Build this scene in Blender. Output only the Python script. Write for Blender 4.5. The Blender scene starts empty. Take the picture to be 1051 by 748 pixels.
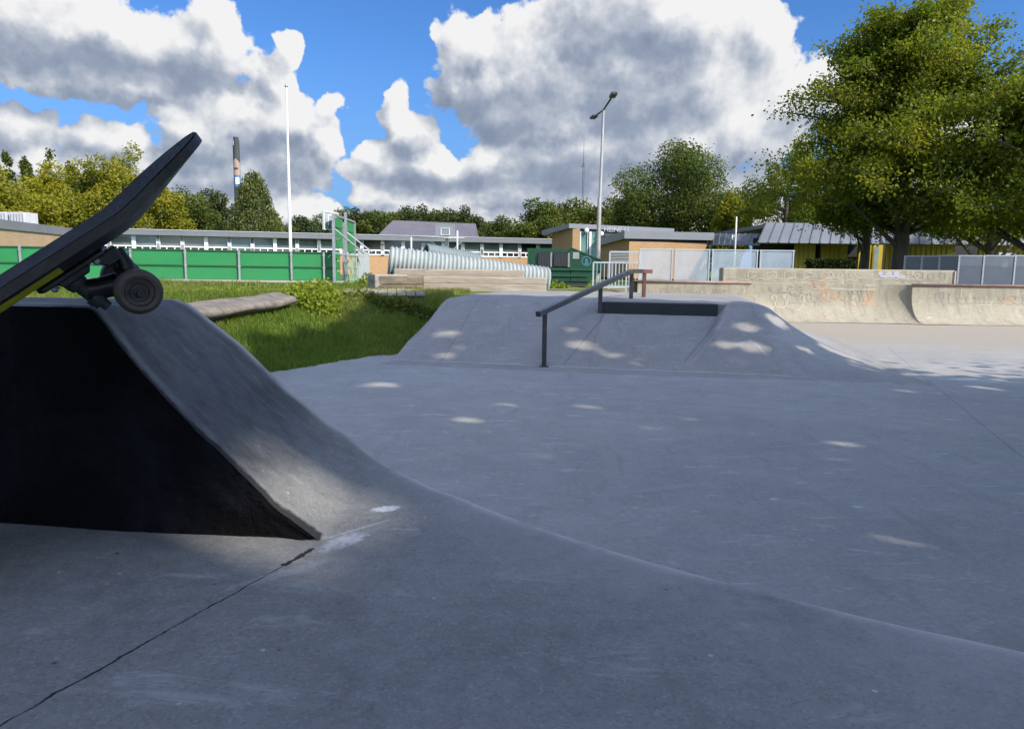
import bpy, bmesh, math, random
import numpy as np
from mathutils import Vector, Matrix

R = math.radians
C = bpy.context.scene.collection
SC = bpy.context.scene

# ------------------------------------------------------------------ camera
FPX, CX, CY, CAMZ = 759.0, 525.5, 374.0, 1.1
PITCH, ROLL = R(7.43), R(0.70)
_f = Vector((0, math.cos(PITCH), -math.sin(PITCH)))
_r0 = Vector((1, 0, 0))
_u0 = Vector((0, math.sin(PITCH), math.cos(PITCH)))
_r = _r0 * math.cos(ROLL) + _u0 * math.sin(ROLL)
_u = -_r0 * math.sin(ROLL) + _u0 * math.cos(ROLL)
EYE = Vector((0, 0, CAMZ))


def ray(px, py):
    return _f + _r * ((px - CX) / FPX) - _u * ((py - CY) / FPX)


def at_z(px, py, z):
    d = ray(px, py)
    return EYE + d * ((z - CAMZ) / d.z)


def at_y(px, py, y):
    d = ray(px, py)
    return EYE + d * (y / d.y)


def hor(px):
    """picture row of the horizon at picture column px"""
    lo, hi = 200.0, 350.0
    for _ in range(40):
        m = (lo + hi) / 2
        if ray(px, m).z > 0:
            lo = m
        else:
            hi = m
    return lo


def gx(px, y):
    """world X of picture column px at depth y, near the horizon"""
    return at_y(px, hor(px), y).x


cam = bpy.data.cameras.new('camera')
cam.sensor_fit = 'HORIZONTAL'
cam.sensor_width = 36
cam.lens = 36 * FPX / 1051
cam.clip_start = 0.02
cam.clip_end = 6000
camo = bpy.data.objects.new('camera', cam)
C.objects.link(camo)
_b = -_f
camo.matrix_world = Matrix(((_r.x, _u.x, _b.x, 0), (_r.y, _u.y, _b.y, 0), (_r.z, _u.z, _b.z, CAMZ), (0, 0, 0, 1)))
SC.camera = camo


# ------------------------------------------------------------------ node helpers
class NB:
    def __init__(s, nt):
        s.nt = nt

    def new(s, t, **kw):
        n = s.nt.nodes.new(t)
        for k, v in kw.items():
            setattr(n, k, v)
        return n

    def put(s, sock, v):
        if isinstance(v, bpy.types.NodeSocket):
            s.nt.links.new(v, sock)
        elif v is not None:
            if sock.type == 'RGBA' and len(v) == 3:
                v = (*v, 1)
            sock.default_value = v

    def m(s, op, a, b=None, c=None, clamp=False):
        n = s.new('ShaderNodeMath', operation=op, use_clamp=clamp)
        for i, v in enumerate((a, b, c)):
            if v is not None:
                s.put(n.inputs[i], v)
        return n.outputs[0]

    def vm(s, op, a, b=None, c=None):
        n = s.new('ShaderNodeVectorMath', operation=op)
        for i, v in enumerate((a, b, c)):
            if v is not None:
                s.put(n.inputs[i], v)
        return n.outputs['Value'] if op in ('LENGTH', 'DOT_PRODUCT', 'DISTANCE') else n.outputs[0]

    def noise(s, vec, scale, detail=4, rough=0.55, dist=0.0, out=0):
        n = s.new('ShaderNodeTexNoise', noise_dimensions=getattr(s, 'dim', '3D'))
        s.put(n.inputs['Vector'], vec)
        s.put(n.inputs['Scale'], scale)
        s.put(n.inputs['Detail'], detail)
        s.put(n.inputs['Roughness'], rough)
        s.put(n.inputs['Distortion'], dist)
        return n.outputs[out]

    def voro(s, vec, scale, feature='F1', out='Distance', rnd=1.0, detail=0.0):
        n = s.new('ShaderNodeTexVoronoi', feature=feature, voronoi_dimensions=getattr(s, 'dim', '3D'))
        s.put(n.inputs['Vector'], vec)
        s.put(n.inputs['Scale'], scale)
        n.inputs['Randomness'].default_value = rnd
        n.inputs['Detail'].default_value = detail
        return n.outputs[out]

    def mr(s, v, a, b, c=0.0, d=1.0, smooth=False):
        n = s.new('ShaderNodeMapRange', interpolation_type='SMOOTHSTEP' if smooth else 'LINEAR', clamp=True)
        for i, x in enumerate((v, a, b, c, d)):
            s.put(n.inputs[i], x)
        return n.outputs[0]

    def mix(s, f, a, b, blend='MIX'):
        n = s.new('ShaderNodeMix', data_type='RGBA', blend_type=blend)
        s.put(n.inputs[0], f)
        s.put(n.inputs[6], a)
        s.put(n.inputs[7], b)
        return n.outputs[2]

    def ramp(s, v, stops):
        n = s.new('ShaderNodeValToRGB')
        e = n.color_ramp.elements
        while len(e) < len(stops):
            e.new(0.5)
        for el, (p, c) in zip(e, stops):
            el.position = p
            el.color = (*c, 1) if len(c) == 3 else c
        s.put(n.inputs[0], v)
        return n.outputs[0]

    def sep(s, v):
        n = s.new('ShaderNodeSeparateXYZ')
        s.put(n.inputs[0], v)
        return n.outputs

    def comb(s, x, y, z):
        n = s.new('ShaderNodeCombineXYZ')
        for i, v in enumerate((x, y, z)):
            s.put(n.inputs[i], v)
        return n.outputs[0]


def new_mat(name):
    m = bpy.data.materials.new(name)
    m.use_nodes = True
    nt = m.node_tree
    nb = NB(nt)
    bsdf = nt.nodes['Principled BSDF']
    return m, nb, bsdf


def pm(name, c1, c2=None, scale=4.0, rough=0.7, bump=0.0, bscale=40.0, metal=0.0, spec=0.5, rvar=0.1, grime=None, gscale=1.5, stretch=None):
    """painted / bare surface with soft variation, grime blotches and fine relief (object coordinates)"""
    m, nb, b = new_mat(name)
    tc = nb.new('ShaderNodeTexCoord').outputs['Object']
    if stretch:
        tc = nb.vm('MULTIPLY', tc, stretch)
    if c2 is None:
        c2 = tuple(x * 0.82 for x in c1)
    n1 = nb.noise(tc, scale, 6, 0.6)
    col = nb.mix(nb.mr(n1, 0.3, 0.7), c2, c1)
    if grime:
        g = nb.noise(tc, gscale, 8, 0.7, 0.4)
        col = nb.mix(nb.mr(g, 0.52, 0.75, 0, 0.8), col, grime)
    nb.put(b.inputs['Base Color'], col)
    n2 = nb.noise(tc, scale * 2.3, 5, 0.6)
    nb.put(b.inputs['Roughness'], nb.mr(n2, 0.2, 0.8, max(0.02, rough - rvar), min(1, rough + rvar)))
    b.inputs['Metallic'].default_value = metal
    b.inputs['Specular IOR Level'].default_value = spec
    if bump:
        bn = nb.new('ShaderNodeBump')
        bn.inputs['Strength'].default_value = bump
        bn.inputs['Distance'].default_value = 0.01
        nb.put(bn.inputs['Height'], nb.noise(tc, bscale, 5, 0.65))
        nb.put(b.inputs['Normal'], bn.outputs[0])
    return m


# ------------------------------------------------------------------ mesh helpers
PM = {}


class MB:
    def __init__(s):
        s.v, s.f, s.mi = [], [], []
        s.cur = 0

    def add(s, vs, fs):
        o = len(s.v)
        s.v += [tuple(x) for x in vs]
        for f in fs:
            s.f.append(tuple(i + o for i in f))
            s.mi.append(s.cur)
        return s

    def box(s, c, size, rz=0.0, M=None):
        x, y, z = (size[0] / 2, size[1] / 2, size[2] / 2)
        vs = [Vector((a * x, b * y, d * z)) for d in (-1, 1) for b in (-1, 1) for a in (-1, 1)]
        if M is None:
            M = Matrix.Rotation(rz, 3, 'Z')
        c = Vector(c)
        vs = [M @ v + c for v in vs]
        return s.add(vs, [(0, 2, 3, 1), (4, 5, 7, 6), (0, 1, 5, 4), (2, 6, 7, 3), (0, 4, 6, 2), (1, 3, 7, 5)])

    def bar(s, a, b, w, h, up=(0, 0, 1)):
        a, b = Vector(a), Vector(b)
        d = (b - a).normalized()
        up = Vector(up)
        if abs(d.dot(up)) > 0.99:
            up = Vector((0, 1, 0))
        side = d.cross(up).normalized()
        u2 = side.cross(d)
        M = Matrix((side, d, u2)).transposed()
        return s.box((a + b) / 2, (w, (b - a).length, h), M=M)

    def tube(s, pts, r, seg=10, caps=True):
        pts = [Vector(p) for p in pts]
        rs = r if isinstance(r, (list, tuple)) else [r] * len(pts)
        rings = []
        prev = None
        for i, p in enumerate(pts):
            d = (pts[min(i + 1, len(pts) - 1)] - pts[max(i - 1, 0)]).normalized()
            if prev is None:
                ref = Vector((0, 0, 1)) if abs(d.z) < 0.9 else Vector((1, 0, 0))
                a = d.cross(ref).normalized()
            else:
                a = (prev - d * prev.dot(d)).normalized()
            prev = a
            b = d.cross(a)
            rings.append([p + (a * math.cos(t) + b * math.sin(t)) * rs[i] for t in [2 * math.pi * k / seg for k in range(seg)]])
        vs = [v for rg in rings for v in rg]
        fs = []
        for i in range(len(pts) - 1):
            for k in range(seg):
                k2 = (k + 1) % seg
                fs.append((i * seg + k, i * seg + k2, (i + 1) * seg + k2, (i + 1) * seg + k))
        if caps:
            fs.append(tuple(range(seg))[::-1])
            fs.append(tuple((len(pts) - 1) * seg + k for k in range(seg)))
        return s.add(vs, fs)

    def lathe(s, c, axis, prof, seg=24, closed=False):
        """prof: list of (r, h) along axis from c"""
        c, ax = Vector(c), Vector(axis).normalized()
        ref = Vector((0, 0, 1)) if abs(ax.z) < 0.9 else Vector((1, 0, 0))
        a = ax.cross(ref).normalized()
        b = ax.cross(a)
        vs = []
        for r, h in prof:
            for k in range(seg):
                t = 2 * math.pi * k / seg
                vs.append(c + ax * h + (a * math.cos(t) + b * math.sin(t)) * r)
        fs = []
        n = len(prof)
        for i in range(n - 1 + (1 if closed else 0)):
            j = (i + 1) % n
            for k in range(seg):
                k2 = (k + 1) % seg
                fs.append((i * seg + k, i * seg + k2, j * seg + k2, j * seg + k))
        if not closed:
            fs.append(tuple(range(seg))[::-1])
            fs.append(tuple((n - 1) * seg + k for k in range(seg)))
        return s.add(vs, fs)

    def prism(s, poly, ext):
        """poly: list of 3D points (planar), extruded by vector ext"""
        n = len(poly)
        e = Vector(ext)
        p = [Vector(q) for q in poly]
        vs = p + [q + e for q in p]
        fs = [tuple(range(n))[::-1], tuple(range(n, 2 * n))]
        for i in range(n):
            j = (i + 1) % n
            fs.append((i, j, n + j, n + i))
        return s.add(vs, fs)

    def build(s, name, mats, parent=None, smooth=False, bevel=0.0, bseg=2, auto=None):
        me = bpy.data.meshes.new(name)
        vs = s.v
        if parent is not None:
            inv = PM[parent.name].inverted()
            vs = [tuple(inv @ Vector(v)) for v in vs]
        me.from_pydata(vs, [], s.f)
        o = bpy.data.objects.new(name, me)
        C.objects.link(o)
        if not isinstance(mats, (list, tuple)):
            mats = [mats]
        for m in mats:
            me.materials.append(m)
        if len(mats) > 1:
            me.polygons.foreach_set('material_index', s.mi)
        bm = bmesh.new()
        bm.from_mesh(me)
        bmesh.ops.recalc_face_normals(bm, faces=bm.faces)
        bm.to_mesh(me)
        bm.free()
        if smooth:
            me.polygons.foreach_set('use_smooth', [True] * len(me.polygons))
            if auto:
                try:
                    me.set_sharp_from_angle(angle=R(auto))
                except Exception:
                    pass
        if bevel:
            md = o.modifiers.new('edge', 'BEVEL')
            md.width = bevel
            md.segments = bseg
            md.limit_method = 'ANGLE'
            md.angle_limit = R(40)
        if parent is not None:
            o.parent = parent
            PM[o.name] = PM[parent.name]
        else:
            PM[o.name] = Matrix.Identity(4)
        me.update()
        return o


def np_mesh(name, verts, faces, mat, parent=None, smooth=False):
    """fast mesh from numpy arrays; faces (n,k)"""
    me = bpy.data.meshes.new(name)
    verts = np.asarray(verts, dtype=np.float32)
    faces = np.asarray(faces, dtype=np.int32)
    if parent is not None and not isinstance(parent, str):
        inv = np.array(PM[parent.name].inverted())
        verts = verts @ inv[:3, :3].T.astype(np.float32) + inv[:3, 3].astype(np.float32)
    k = faces.shape[1]
    me.vertices.add(len(verts))
    me.vertices.foreach_set('co', verts.ravel())
    me.loops.add(faces.size)
    me.loops.foreach_set('vertex_index', faces.ravel())
    me.polygons.add(len(faces))
    me.polygons.foreach_set('loop_start', np.arange(0, faces.size, k, dtype=np.int32))
    me.polygons.foreach_set('loop_total', np.full(len(faces), k, dtype=np.int32))
    if smooth:
        me.polygons.foreach_set('use_smooth', np.ones(len(faces), dtype=bool))
    me.update(calc_edges=True)
    me.validate()
    me.materials.append(mat)
    o = bpy.data.objects.new(name, me)
    C.objects.link(o)
    if parent is not None:
        o.parent = parent
        PM[o.name] = PM[parent.name]
    else:
        PM[o.name] = Matrix.Identity(4)
    return o


def tag(o, label=None, cat=None, group=None, kind=None):
    for k, v in (('label', label), ('category', cat), ('group', group), ('kind', kind)):
        if v:
            o[k] = v
    return o


def thing(name, label, cat, loc, rz=0.0, group=None):
    o = bpy.data.objects.new(name, None)
    o.empty_display_size = 0.1
    C.objects.link(o)
    o.location = loc
    o.rotation_euler = (0, 0, rz)
    PM[o.name] = Matrix.Translation(Vector(loc)) @ Matrix.Rotation(rz, 4, 'Z')
    return tag(o, label, cat, group)


def copy_tree(o, parent=None):
    c = o.copy()
    C.objects.link(c)
    c.parent = parent
    for ch in list(o.children):
        copy_tree(ch, c)
    return c


def sstep(t):
    t = np.clip(t, 0, 1)
    return t * t * (3 - 2 * t)


def vnoise(x, y, seed=0):
    """smooth value noise on numpy arrays"""
    xi, yi = np.floor(x).astype(np.int64), np.floor(y).astype(np.int64)
    xf, yf = x - xi, y - yi

    def h(a, b):
        n = (a * 374761393 + b * 668265263 + seed * 974634777) & 0xFFFFFFFF
        n = ((n ^ (n >> 13)) * 1274126177) & 0xFFFFFFFF
        return ((n ^ (n >> 16)) & 0xFFFF) / 65535.0
    u, v = xf * xf * (3 - 2 * xf), yf * yf * (3 - 2 * yf)
    return (h(xi, yi) * (1 - u) + h(xi + 1, yi) * u) * (1 - v) + (h(xi, yi + 1) * (1 - u) + h(xi + 1, yi + 1) * u) * v


def fbm(x, y, seed=0, oct=4):
    a, s, t = 0.5, 0.0, 0.0
    for i in range(oct):
        s = s + a * vnoise(x * 2 ** i, y * 2 ** i, seed + i)
        t += a
        a *= 0.5
    return s / t - 0.5


def resample(pts, step):
    pts = [Vector(p) for p in pts]
    # Catmull-Rom through the points
    out = []
    n = len(pts)
    for i in range(n - 1):
        p0, p1, p2, p3 = pts[max(i - 1, 0)], pts[i], pts[i + 1], pts[min(i + 2, n - 1)]
        k = max(2, int((p2 - p1).length / step))
        for j in range(k):
            t = j / k
            out.append(0.5 * ((2 * p1) + (p2 - p0) * t + (2 * p0 - 5 * p1 + 4 * p2 - p3) * t * t + (3 * p1 - p0 - 3 * p2 + p3) * t ** 3))
    out.append(pts[-1])
    return out


def poly_dist(X, Y, poly, closed=True):
    """(distance to polyline, sign: inside positive for closed polygon)"""
    P = np.array([(p[0], p[1]) for p in poly], dtype=float)
    n = len(P)
    d2 = np.full(X.shape, 1e18)
    inside = np.zeros(X.shape, dtype=bool)
    rng = range(n if closed else n - 1)
    side = np.zeros(X.shape)
    for i in rng:
        a, b = P[i], P[(i + 1) % n]
        e = b - a
        L2 = max(e @ e, 1e-12)
        t = np.clip(((X - a[0]) * e[0] + (Y - a[1]) * e[1]) / L2, 0, 1)
        dx, dy = X - a[0] - t * e[0], Y - a[1] - t * e[1]
        dd = dx * dx + dy * dy
        cr = e[0] * (Y - a[1]) - e[1] * (X - a[0])
        upd = dd < d2 - 1e-12
        d2 = np.where(upd, dd, d2)
        side = np.where(upd, cr, side)
        if closed:
            c = ((a[1] > Y) != (b[1] > Y))
            with np.errstate(divide='ignore', invalid='ignore'):
                xx = (b[0] - a[0]) * (Y - a[1]) / (b[1] - a[1] if b[1] != a[1] else 1e-12) + a[0]
            inside ^= c & (X < xx)
    d = np.sqrt(d2)
    if closed:
        return np.where(inside, d, -d)
    return np.where(side > 0, -d, d)
# ------------------------------------------------------------------ sky, sun, view
SUN_AZ, SUN_EL = R(130), R(38)          # clockwise from +Y
SUNV = Vector((math.sin(SUN_AZ) * math.cos(SUN_EL), math.cos(SUN_AZ) * math.cos(SUN_EL), math.sin(SUN_EL)))
w = bpy.data.worlds.new('World')
SC.world = w
w.use_nodes = True
wnt = w.node_tree
wnt.nodes.clear()
W = NB(wnt)
W.dim = '2D'


def azel(px, py):
    d = ray(px, py).normalized()
    return math.atan2(d.x, d.y), math.asin(d.z)


SUN_GLOW = 2.5
# cumulus: (column, row, half width, half height) of every heap in the photograph, turned into directions
HEAPS = [
    (90, 42, 150, 46), (205, 62, 58, 46), (20, 12, 90, 48), (150, 92, 90, 22), (230, 30, 32, 28), (60, 75, 60, 22),
    (10, 128, 42, 27), (86, 136, 26, 17), (122, 150, 32, 16), (50, 168, 100, 20), (160, 172, 60, 22),
    (297, 52, 14, 19), (285, 85, 24, 26), (262, 122, 62, 40), (318, 128, 34, 34), (338, 112, 16, 22), (215, 142, 62, 34), (300, 168, 56, 34), (225, 178, 90, 26),
    (342, 150, 14, 20), (330, 214, 22, 10), (300, 208, 40, 14), (180, 120, 30, 12),
    (410, 92, 17, 17), (408, 112, 20, 26), (425, 142, 26, 32), (395, 165, 34, 18), (368, 180, 26, 14), (440, 180, 70, 26), (500, 165, 40, 22), (420, 203, 70, 16), (490, 205, 90, 16),
    (478, 50, 38, 30), (462, 75, 26, 34), (505, 42, 34, 26), (505, 85, 66, 44), (560, 58, 60, 60), (545, 118, 90, 40), (600, 25, 70, 60), (640, 90, 100, 70), (700, 25, 100, 50), (778, 30, 30, 34),
    (735, 80, 80, 56), (775, 130, 60, 46), (700, 150, 110, 50), (600, 160, 110, 40), (560, 200, 120, 26), (700, 200, 130, 30), (815, 110, 44, 34), (850, 88, 54, 38), (882, 68, 38, 30), (100, 205, 160, 30), (300, 225, 120, 16), (480, 222, 130, 16), (700, 225, 160, 24), (890, 100, 60, 36), (930, 150, 60, 60), (1000, 140, 70, 34), (1080, 150, 60, 40),
]
# thick, grey-bellied parts
BELLIES = [(120, 72, 120, 24), (210, 84, 60, 20), (40, 130, 60, 22), (250, 172, 100, 26), (150, 168, 60, 18), (520, 112, 90, 30), (470, 120, 50, 20), (620, 40, 62, 46), (660, 70, 60, 40),
           (590, 170, 90, 26), (430, 190, 60, 18), (540, 200, 120, 22), (720, 185, 90, 26), (430, 150, 22, 16), (310, 150, 26, 20), (640, 120, 80, 30)]


def blob_group(name, blobs, k):
    g = bpy.data.node_groups.new(name, 'ShaderNodeTree')
    g.interface.new_socket('Vector', in_out='INPUT', socket_type='NodeSocketVector')
    g.interface.new_socket('Value', in_out='OUTPUT', socket_type='NodeSocketFloat')
    gi, go = g.nodes.new('NodeGroupInput'), g.nodes.new('NodeGroupOutput')
    b = NB(g)
    acc = None
    for px, py, rx, ry in blobs:
        a, e = azel(px, py)
        sx, sy = FPX / rx, FPX / ry
        v = b.vm('MULTIPLY_ADD', gi.outputs[0], (sx, sy, 0), (-a * sx, -e * sy, 0))
        r = b.vm('LENGTH', v)
        acc = r if acc is None else b.m('SMOOTH_MIN', acc, r, k)
    g.links.new(b.m('SUBTRACT', 1.0, acc), go.inputs[0])
    return g


heaps = blob_group('cloud_heaps', HEAPS, 0.22)
bellies = blob_group('cloud_bellies', BELLIES, 0.3)

dg = bpy.data.node_groups.new('cloud_density', 'ShaderNodeTree')
dg.interface.new_socket('Vector', in_out='INPUT', socket_type='NodeSocketVector')
dg.interface.new_socket('Density', in_out='OUTPUT', socket_type='NodeSocketFloat')
gi, go = dg.nodes.new('NodeGroupInput'), dg.nodes.new('NodeGroupOutput')
b = NB(dg)
b.dim = '2D'
q = gi.outputs[0]
w1 = b.vm('SUBTRACT', b.noise(q, 9.0, 3, 0.5, 0, 1), (0.5, 0.5, 0.5))
w2 = b.vm('SUBTRACT', b.noise(q, 45.0, 3, 0.55, 0, 1), (0.5, 0.5, 0.5))
qw = b.vm('MULTIPLY_ADD', w1, (0.06, 0.05, 0.05), q)
qw = b.vm('MULTIPLY_ADD', w2, (0.012, 0.012, 0.012), qw)
hg = dg.nodes.new('ShaderNodeGroup')
hg.node_tree = heaps
b.put(hg.inputs[0], qw)
qs = b.vm('MULTIPLY_ADD', w2, (0.016, 0.016, 0.016), q)
v1 = b.voro(qs, 17.0, 'SMOOTH_F1')
v2 = b.voro(qs, 41.0, 'SMOOTH_F1')
v3 = b.voro(qs, 95.0, 'F1')
nz = b.noise(q, 60.0, 7, 0.6)
bil = b.m('MULTIPLY', v1, -0.44)
bil = b.m('MULTIPLY_ADD', v2, -0.26, bil)
bil = b.m('MULTIPLY_ADD', v3, -0.09, bil)
bil = b.m('MULTIPLY_ADD', nz, 0.34, bil)
bil = b.m('ADD', bil, 0.07)
# the rest of the sky (outside the heaps placed above): loose fields of cumulus
sp = b.sep(q)
front = b.m('MULTIPLY', b.mr(b.m('ABSOLUTE', sp[0]), 0.66, 0.85), 1.0)
high = b.mr(sp[1], 0.36, 0.5)
rest = b.m('MAXIMUM', front, high)
field = b.m('MULTIPLY_ADD', b.noise(b.vm('MULTIPLY', q, (1, 1.8, 1)), 2.6, 3, 0.5), 4.0, -2.1)
base = b.m('MAXIMUM', hg.outputs[0], b.m('MULTIPLY_ADD', rest, 3.0, b.m('SUBTRACT', field, 3.0)))
base = b.m('MINIMUM', base, 0.75)
dg.links.new(b.m('ADD', base, bil), go.inputs[0])

tcw = W.new('ShaderNodeTexCoord').outputs['Generated']
sx, sy, sz = W.sep(W.vm('NORMALIZE', tcw))[:3]
az = W.m('ARCTAN2', sx, sy)
el = W.m('ARCSINE', sz)
q0 = W.comb(az, el, 0.0)


def dens(v):
    n = wnt.nodes.new('ShaderNodeGroup')
    n.node_tree = dg
    W.put(n.inputs[0], v)
    return n.outputs[0]


d0 = dens(q0)
d1 = dens(W.vm('ADD', q0, (0.016, 0.024, 0)))
bn = wnt.nodes.new('ShaderNodeGroup')
bn.node_tree = bellies
W.put(bn.inputs[0], W.vm('MULTIPLY_ADD', W.noise(q0, 14, 4, 0.6, 0, 1), (0.07, 0.07, 0), W.vm('ADD', q0, (-0.035, -0.035, 0))))
belly = W.mr(bn.outputs[0], -0.35, 0.6, 0, 1, True)
alpha = W.mr(d0, 0.0, 0.15, 0, 1, True)
lit = W.m('MULTIPLY_ADD', W.m('SUBTRACT', d0, d1), 0.80, 0.84)
lit = W.m('SUBTRACT', lit, W.m('MULTIPLY', belly, 0.42))
lit = W.m('SUBTRACT', lit, W.mr(d0, 0.12, 0.8, 0, 0.10))
lit = W.m('MULTIPLY_ADD', W.m('SUBTRACT', W.noise(q0, 24, 6, 0.62), 0.5), 0.16, lit)
lit = W.m('MINIMUM', W.m('MAXIMUM', lit, 0.0), 1.0)
ccol = W.ramp(lit, [(0.0, (0.25, 0.305, 0.42)), (0.3, (0.33, 0.39, 0.505)), (0.55, (0.50, 0.55, 0.645)), (0.8, (0.76, 0.785, 0.83)), (1.0, (0.95, 0.95, 0.955))])
CLOUD_GAIN, SKY_GAIN, SKY_STRENGTH = 4.1, 1.0, 0.10
ccol = W.vm('SCALE', ccol)
ccol.node.inputs['Scale'].default_value = CLOUD_GAIN
sky = W.new('ShaderNodeTexSky', sky_type='NISHITA', sun_disc=False)
sky.sun_elevation = SUN_EL
sky.sun_rotation = SUN_AZ
sky.air_density = 1.0
sky.dust_density = 0.3
sky.ozone_density = 3.0
scol = W.mix(1.0, sky.outputs[0], (0.27, 0.46, 0.70), 'MULTIPLY')
hz = W.mr(el, 0.0, 0.30, 0.75, 0.0, True)
scol = W.mix(hz, scol, (0.85, 1.5, 2.8))
fin = W.mix(alpha, scol, ccol)
# the sky is far brighter round the sun, behind the camera
sd = W.vm('DOT_PRODUCT', W.vm('NORMALIZE', tcw), tuple(SUNV))
glow = W.m('MULTIPLY', W.mr(sd, 0.0, 0.95, 0, 1, True), SUN_GLOW)
gv = W.vm('MULTIPLY_ADD', W.comb(glow, glow, glow), (1.15, 1.0, 0.80), (1, 1, 1))
fin = W.vm('MULTIPLY', fin, gv)
bg = W.new('ShaderNodeBackground')
W.put(bg.inputs[0], fin)
bg.inputs[1].default_value = SKY_STRENGTH
out = W.new('ShaderNodeOutputWorld')
wnt.links.new(bg.outputs[0], out.inputs[0])

sun = bpy.data.lights.new('sun', 'SUN')
sun.energy = 2.8
sun.angle = R(0.53)
sun.color = (1.0, 0.88, 0.71)
so = bpy.data.objects.new('sun', sun)
C.objects.link(so)
so.rotation_euler = SUNV.to_track_quat('Z', 'Y').to_euler()
so.location = (20, -20, 30)

SC.view_settings.view_transform = 'Standard'
SC.view_settings.look = 'None'
SC.view_settings.exposure = 1.2
SC.view_settings.gamma = 1.0
SC.view_settings.use_curve_mapping = False
SC.render.engine = 'CYCLES'
SC.cycles.use_denoising = True
try:
    SC.cycles.denoiser = 'OPENIMAGEDENOISE'
    SC.cycles.denoising_input_passes = 'RGB_ALBEDO_NORMAL'
    SC.cycles.denoising_prefilter = 'ACCURATE'
except Exception:
    pass
SC.cycles.max_bounces = 8
SC.cycles.diffuse_bounces = 4
SC.cycles.transparent_max_bounces = 12
SC.cycles.caustics_reflective = False
SC.cycles.caustics_refractive = False
SC.cycles.use_light_tree = True
w.cycles.sampling_method = 'MANUAL'
w.cycles.sample_map_resolution = 1024
# ------------------------------------------------------------------ concrete and soil materials
def concrete(name, c_lo, c_hi, grain=1.0, bump=0.35, tint=True, marks=None, graf=False):
    m, nb, b = new_mat(name)
    P = nb.new('ShaderNodeNewGeometry').outputs['Position']
    big = nb.noise(P, 0.55, 5, 0.6, 0.3)
    mid = nb.noise(P, 3.7, 7, 0.65, 0.2)
    fine = nb.noise(P, 38.0, 6, 0.7)
    t = nb.m('MULTIPLY_ADD', mid, 0.55, nb.m('MULTIPLY', big, 0.45))
    col = nb.mix(nb.mr(t, 0.38, 0.62), c_lo, c_hi)
    col = nb.mix(nb.mr(fine, 0.35, 0.75, 0, 0.6), col, tuple(x * 1.25 for x in c_hi), 'MIX')
    # coarse grain of the exposed aggregate
    vor = nb.voro(P, 330.0, 'F1', 'Color')
    g = nb.sep(vor)[0]
    col = nb.mix(nb.mr(g, 0.0, 0.25, 0.22 * grain, 0), col, (0.02, 0.02, 0.022))
    col = nb.mix(nb.mr(g, 0.80, 1.0, 0, 0.20 * grain), col, tuple(min(1, x * 1.9) for x in c_hi))
    # the odd pale stone chip
    v3 = nb.voro(P, 105.0, 'F1')
    c3 = nb.sep(nb.voro(P, 105.0, 'F1', 'Color'))[2]
    fl = nb.m('MULTIPLY', nb.mr(v3, 0.12, 0.30, 1, 0), nb.mr(c3, 0.80, 0.92))
    col = nb.mix(nb.m('MULTIPLY', fl, 0.38 * grain), col, (0.42, 0.41, 0.39))
    fd = nb.m('MULTIPLY', nb.mr(v3, 0.15, 0.35, 1, 0), nb.mr(c3, 0.14, 0.06))
    col = nb.mix(nb.m('MULTIPLY', fd, 0.45 * grain), col, (0.03, 0.03, 0.03))
    v2 = nb.voro(P, 34.0, 'F1')
    c2 = nb.sep(nb.voro(P, 34.0, 'F1', 'Color'))[1]
    chip = nb.m('MULTIPLY', nb.mr(v2, 0.05, 0.11, 1, 0), nb.mr(c2, 0.84, 0.90))
    col = nb.mix(nb.m('MULTIPLY', chip, 0.75 * grain), col, (0.5, 0.48, 0.45))
    pit = nb.m('MULTIPLY', nb.mr(v2, 0.05, 0.12, 1, 0), nb.mr(c2, 0.06, 0.04))
    col = nb.mix(nb.m('MULTIPLY', pit, 0.85), col, (0.012, 0.012, 0.012))
    if tint:
        pass
        # old washed-out spray paint
        s1 = nb.noise(nb.vm('ADD', P, (7, 3, 1)), 1.1, 4, 0.6)
        col = nb.mix(nb.mr(s1, 0.58, 0.8, 0, 0.35), col, (0.16, 0.14, 0.24))
        s2 = nb.noise(nb.vm('ADD', P, (-4, 9, 2)), 1.6, 4, 0.6)
        col = nb.mix(nb.mr(s2, 0.60, 0.8, 0, 0.30), col, (0.10, 0.19, 0.17))
    # wheel scuffs: long faint streaks
    st = nb.noise(nb.vm('MULTIPLY', P, (1.6, 5.5, 1)), 2.6, 9, 0.72, 0.9)
    col = nb.mix(nb.mr(st, 0.57, 0.70, 0, 0.65), col, tuple(x * 1.7 for x in c_hi))
    st2 = nb.noise(nb.vm('ADD', nb.vm('MULTIPLY', P, (4.5, 1.0, 1)), (3, 3, 3)), 1.7, 6, 0.65, 0.9)
    col = nb.mix(nb.mr(st2, 0.57, 0.75, 0, 0.28), col, tuple(x * 0.45 for x in c_lo))
    h = nb.m('MULTIPLY_ADD', fine, 0.6, nb.m('MULTIPLY', g, 0.35))
    if marks:
        col, h = marks(nb, P, col, h)
    nb.put(b.inputs['Base Color'], col)
    nb.put(b.inputs['Roughness'], nb.mr(mid, 0.3, 0.7, 0.72, 0.9))
    b.inputs['Specular IOR Level'].default_value = 0.3
    bn = nb.new('ShaderNodeBump')
    bn.inputs['Strength'].default_value = bump
    bn.inputs['Distance'].default_value = 0.004
    nb.put(bn.inputs['Height'], h)
    nb.put(b.inputs['Normal'], bn.outputs[0])
    return m


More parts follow.
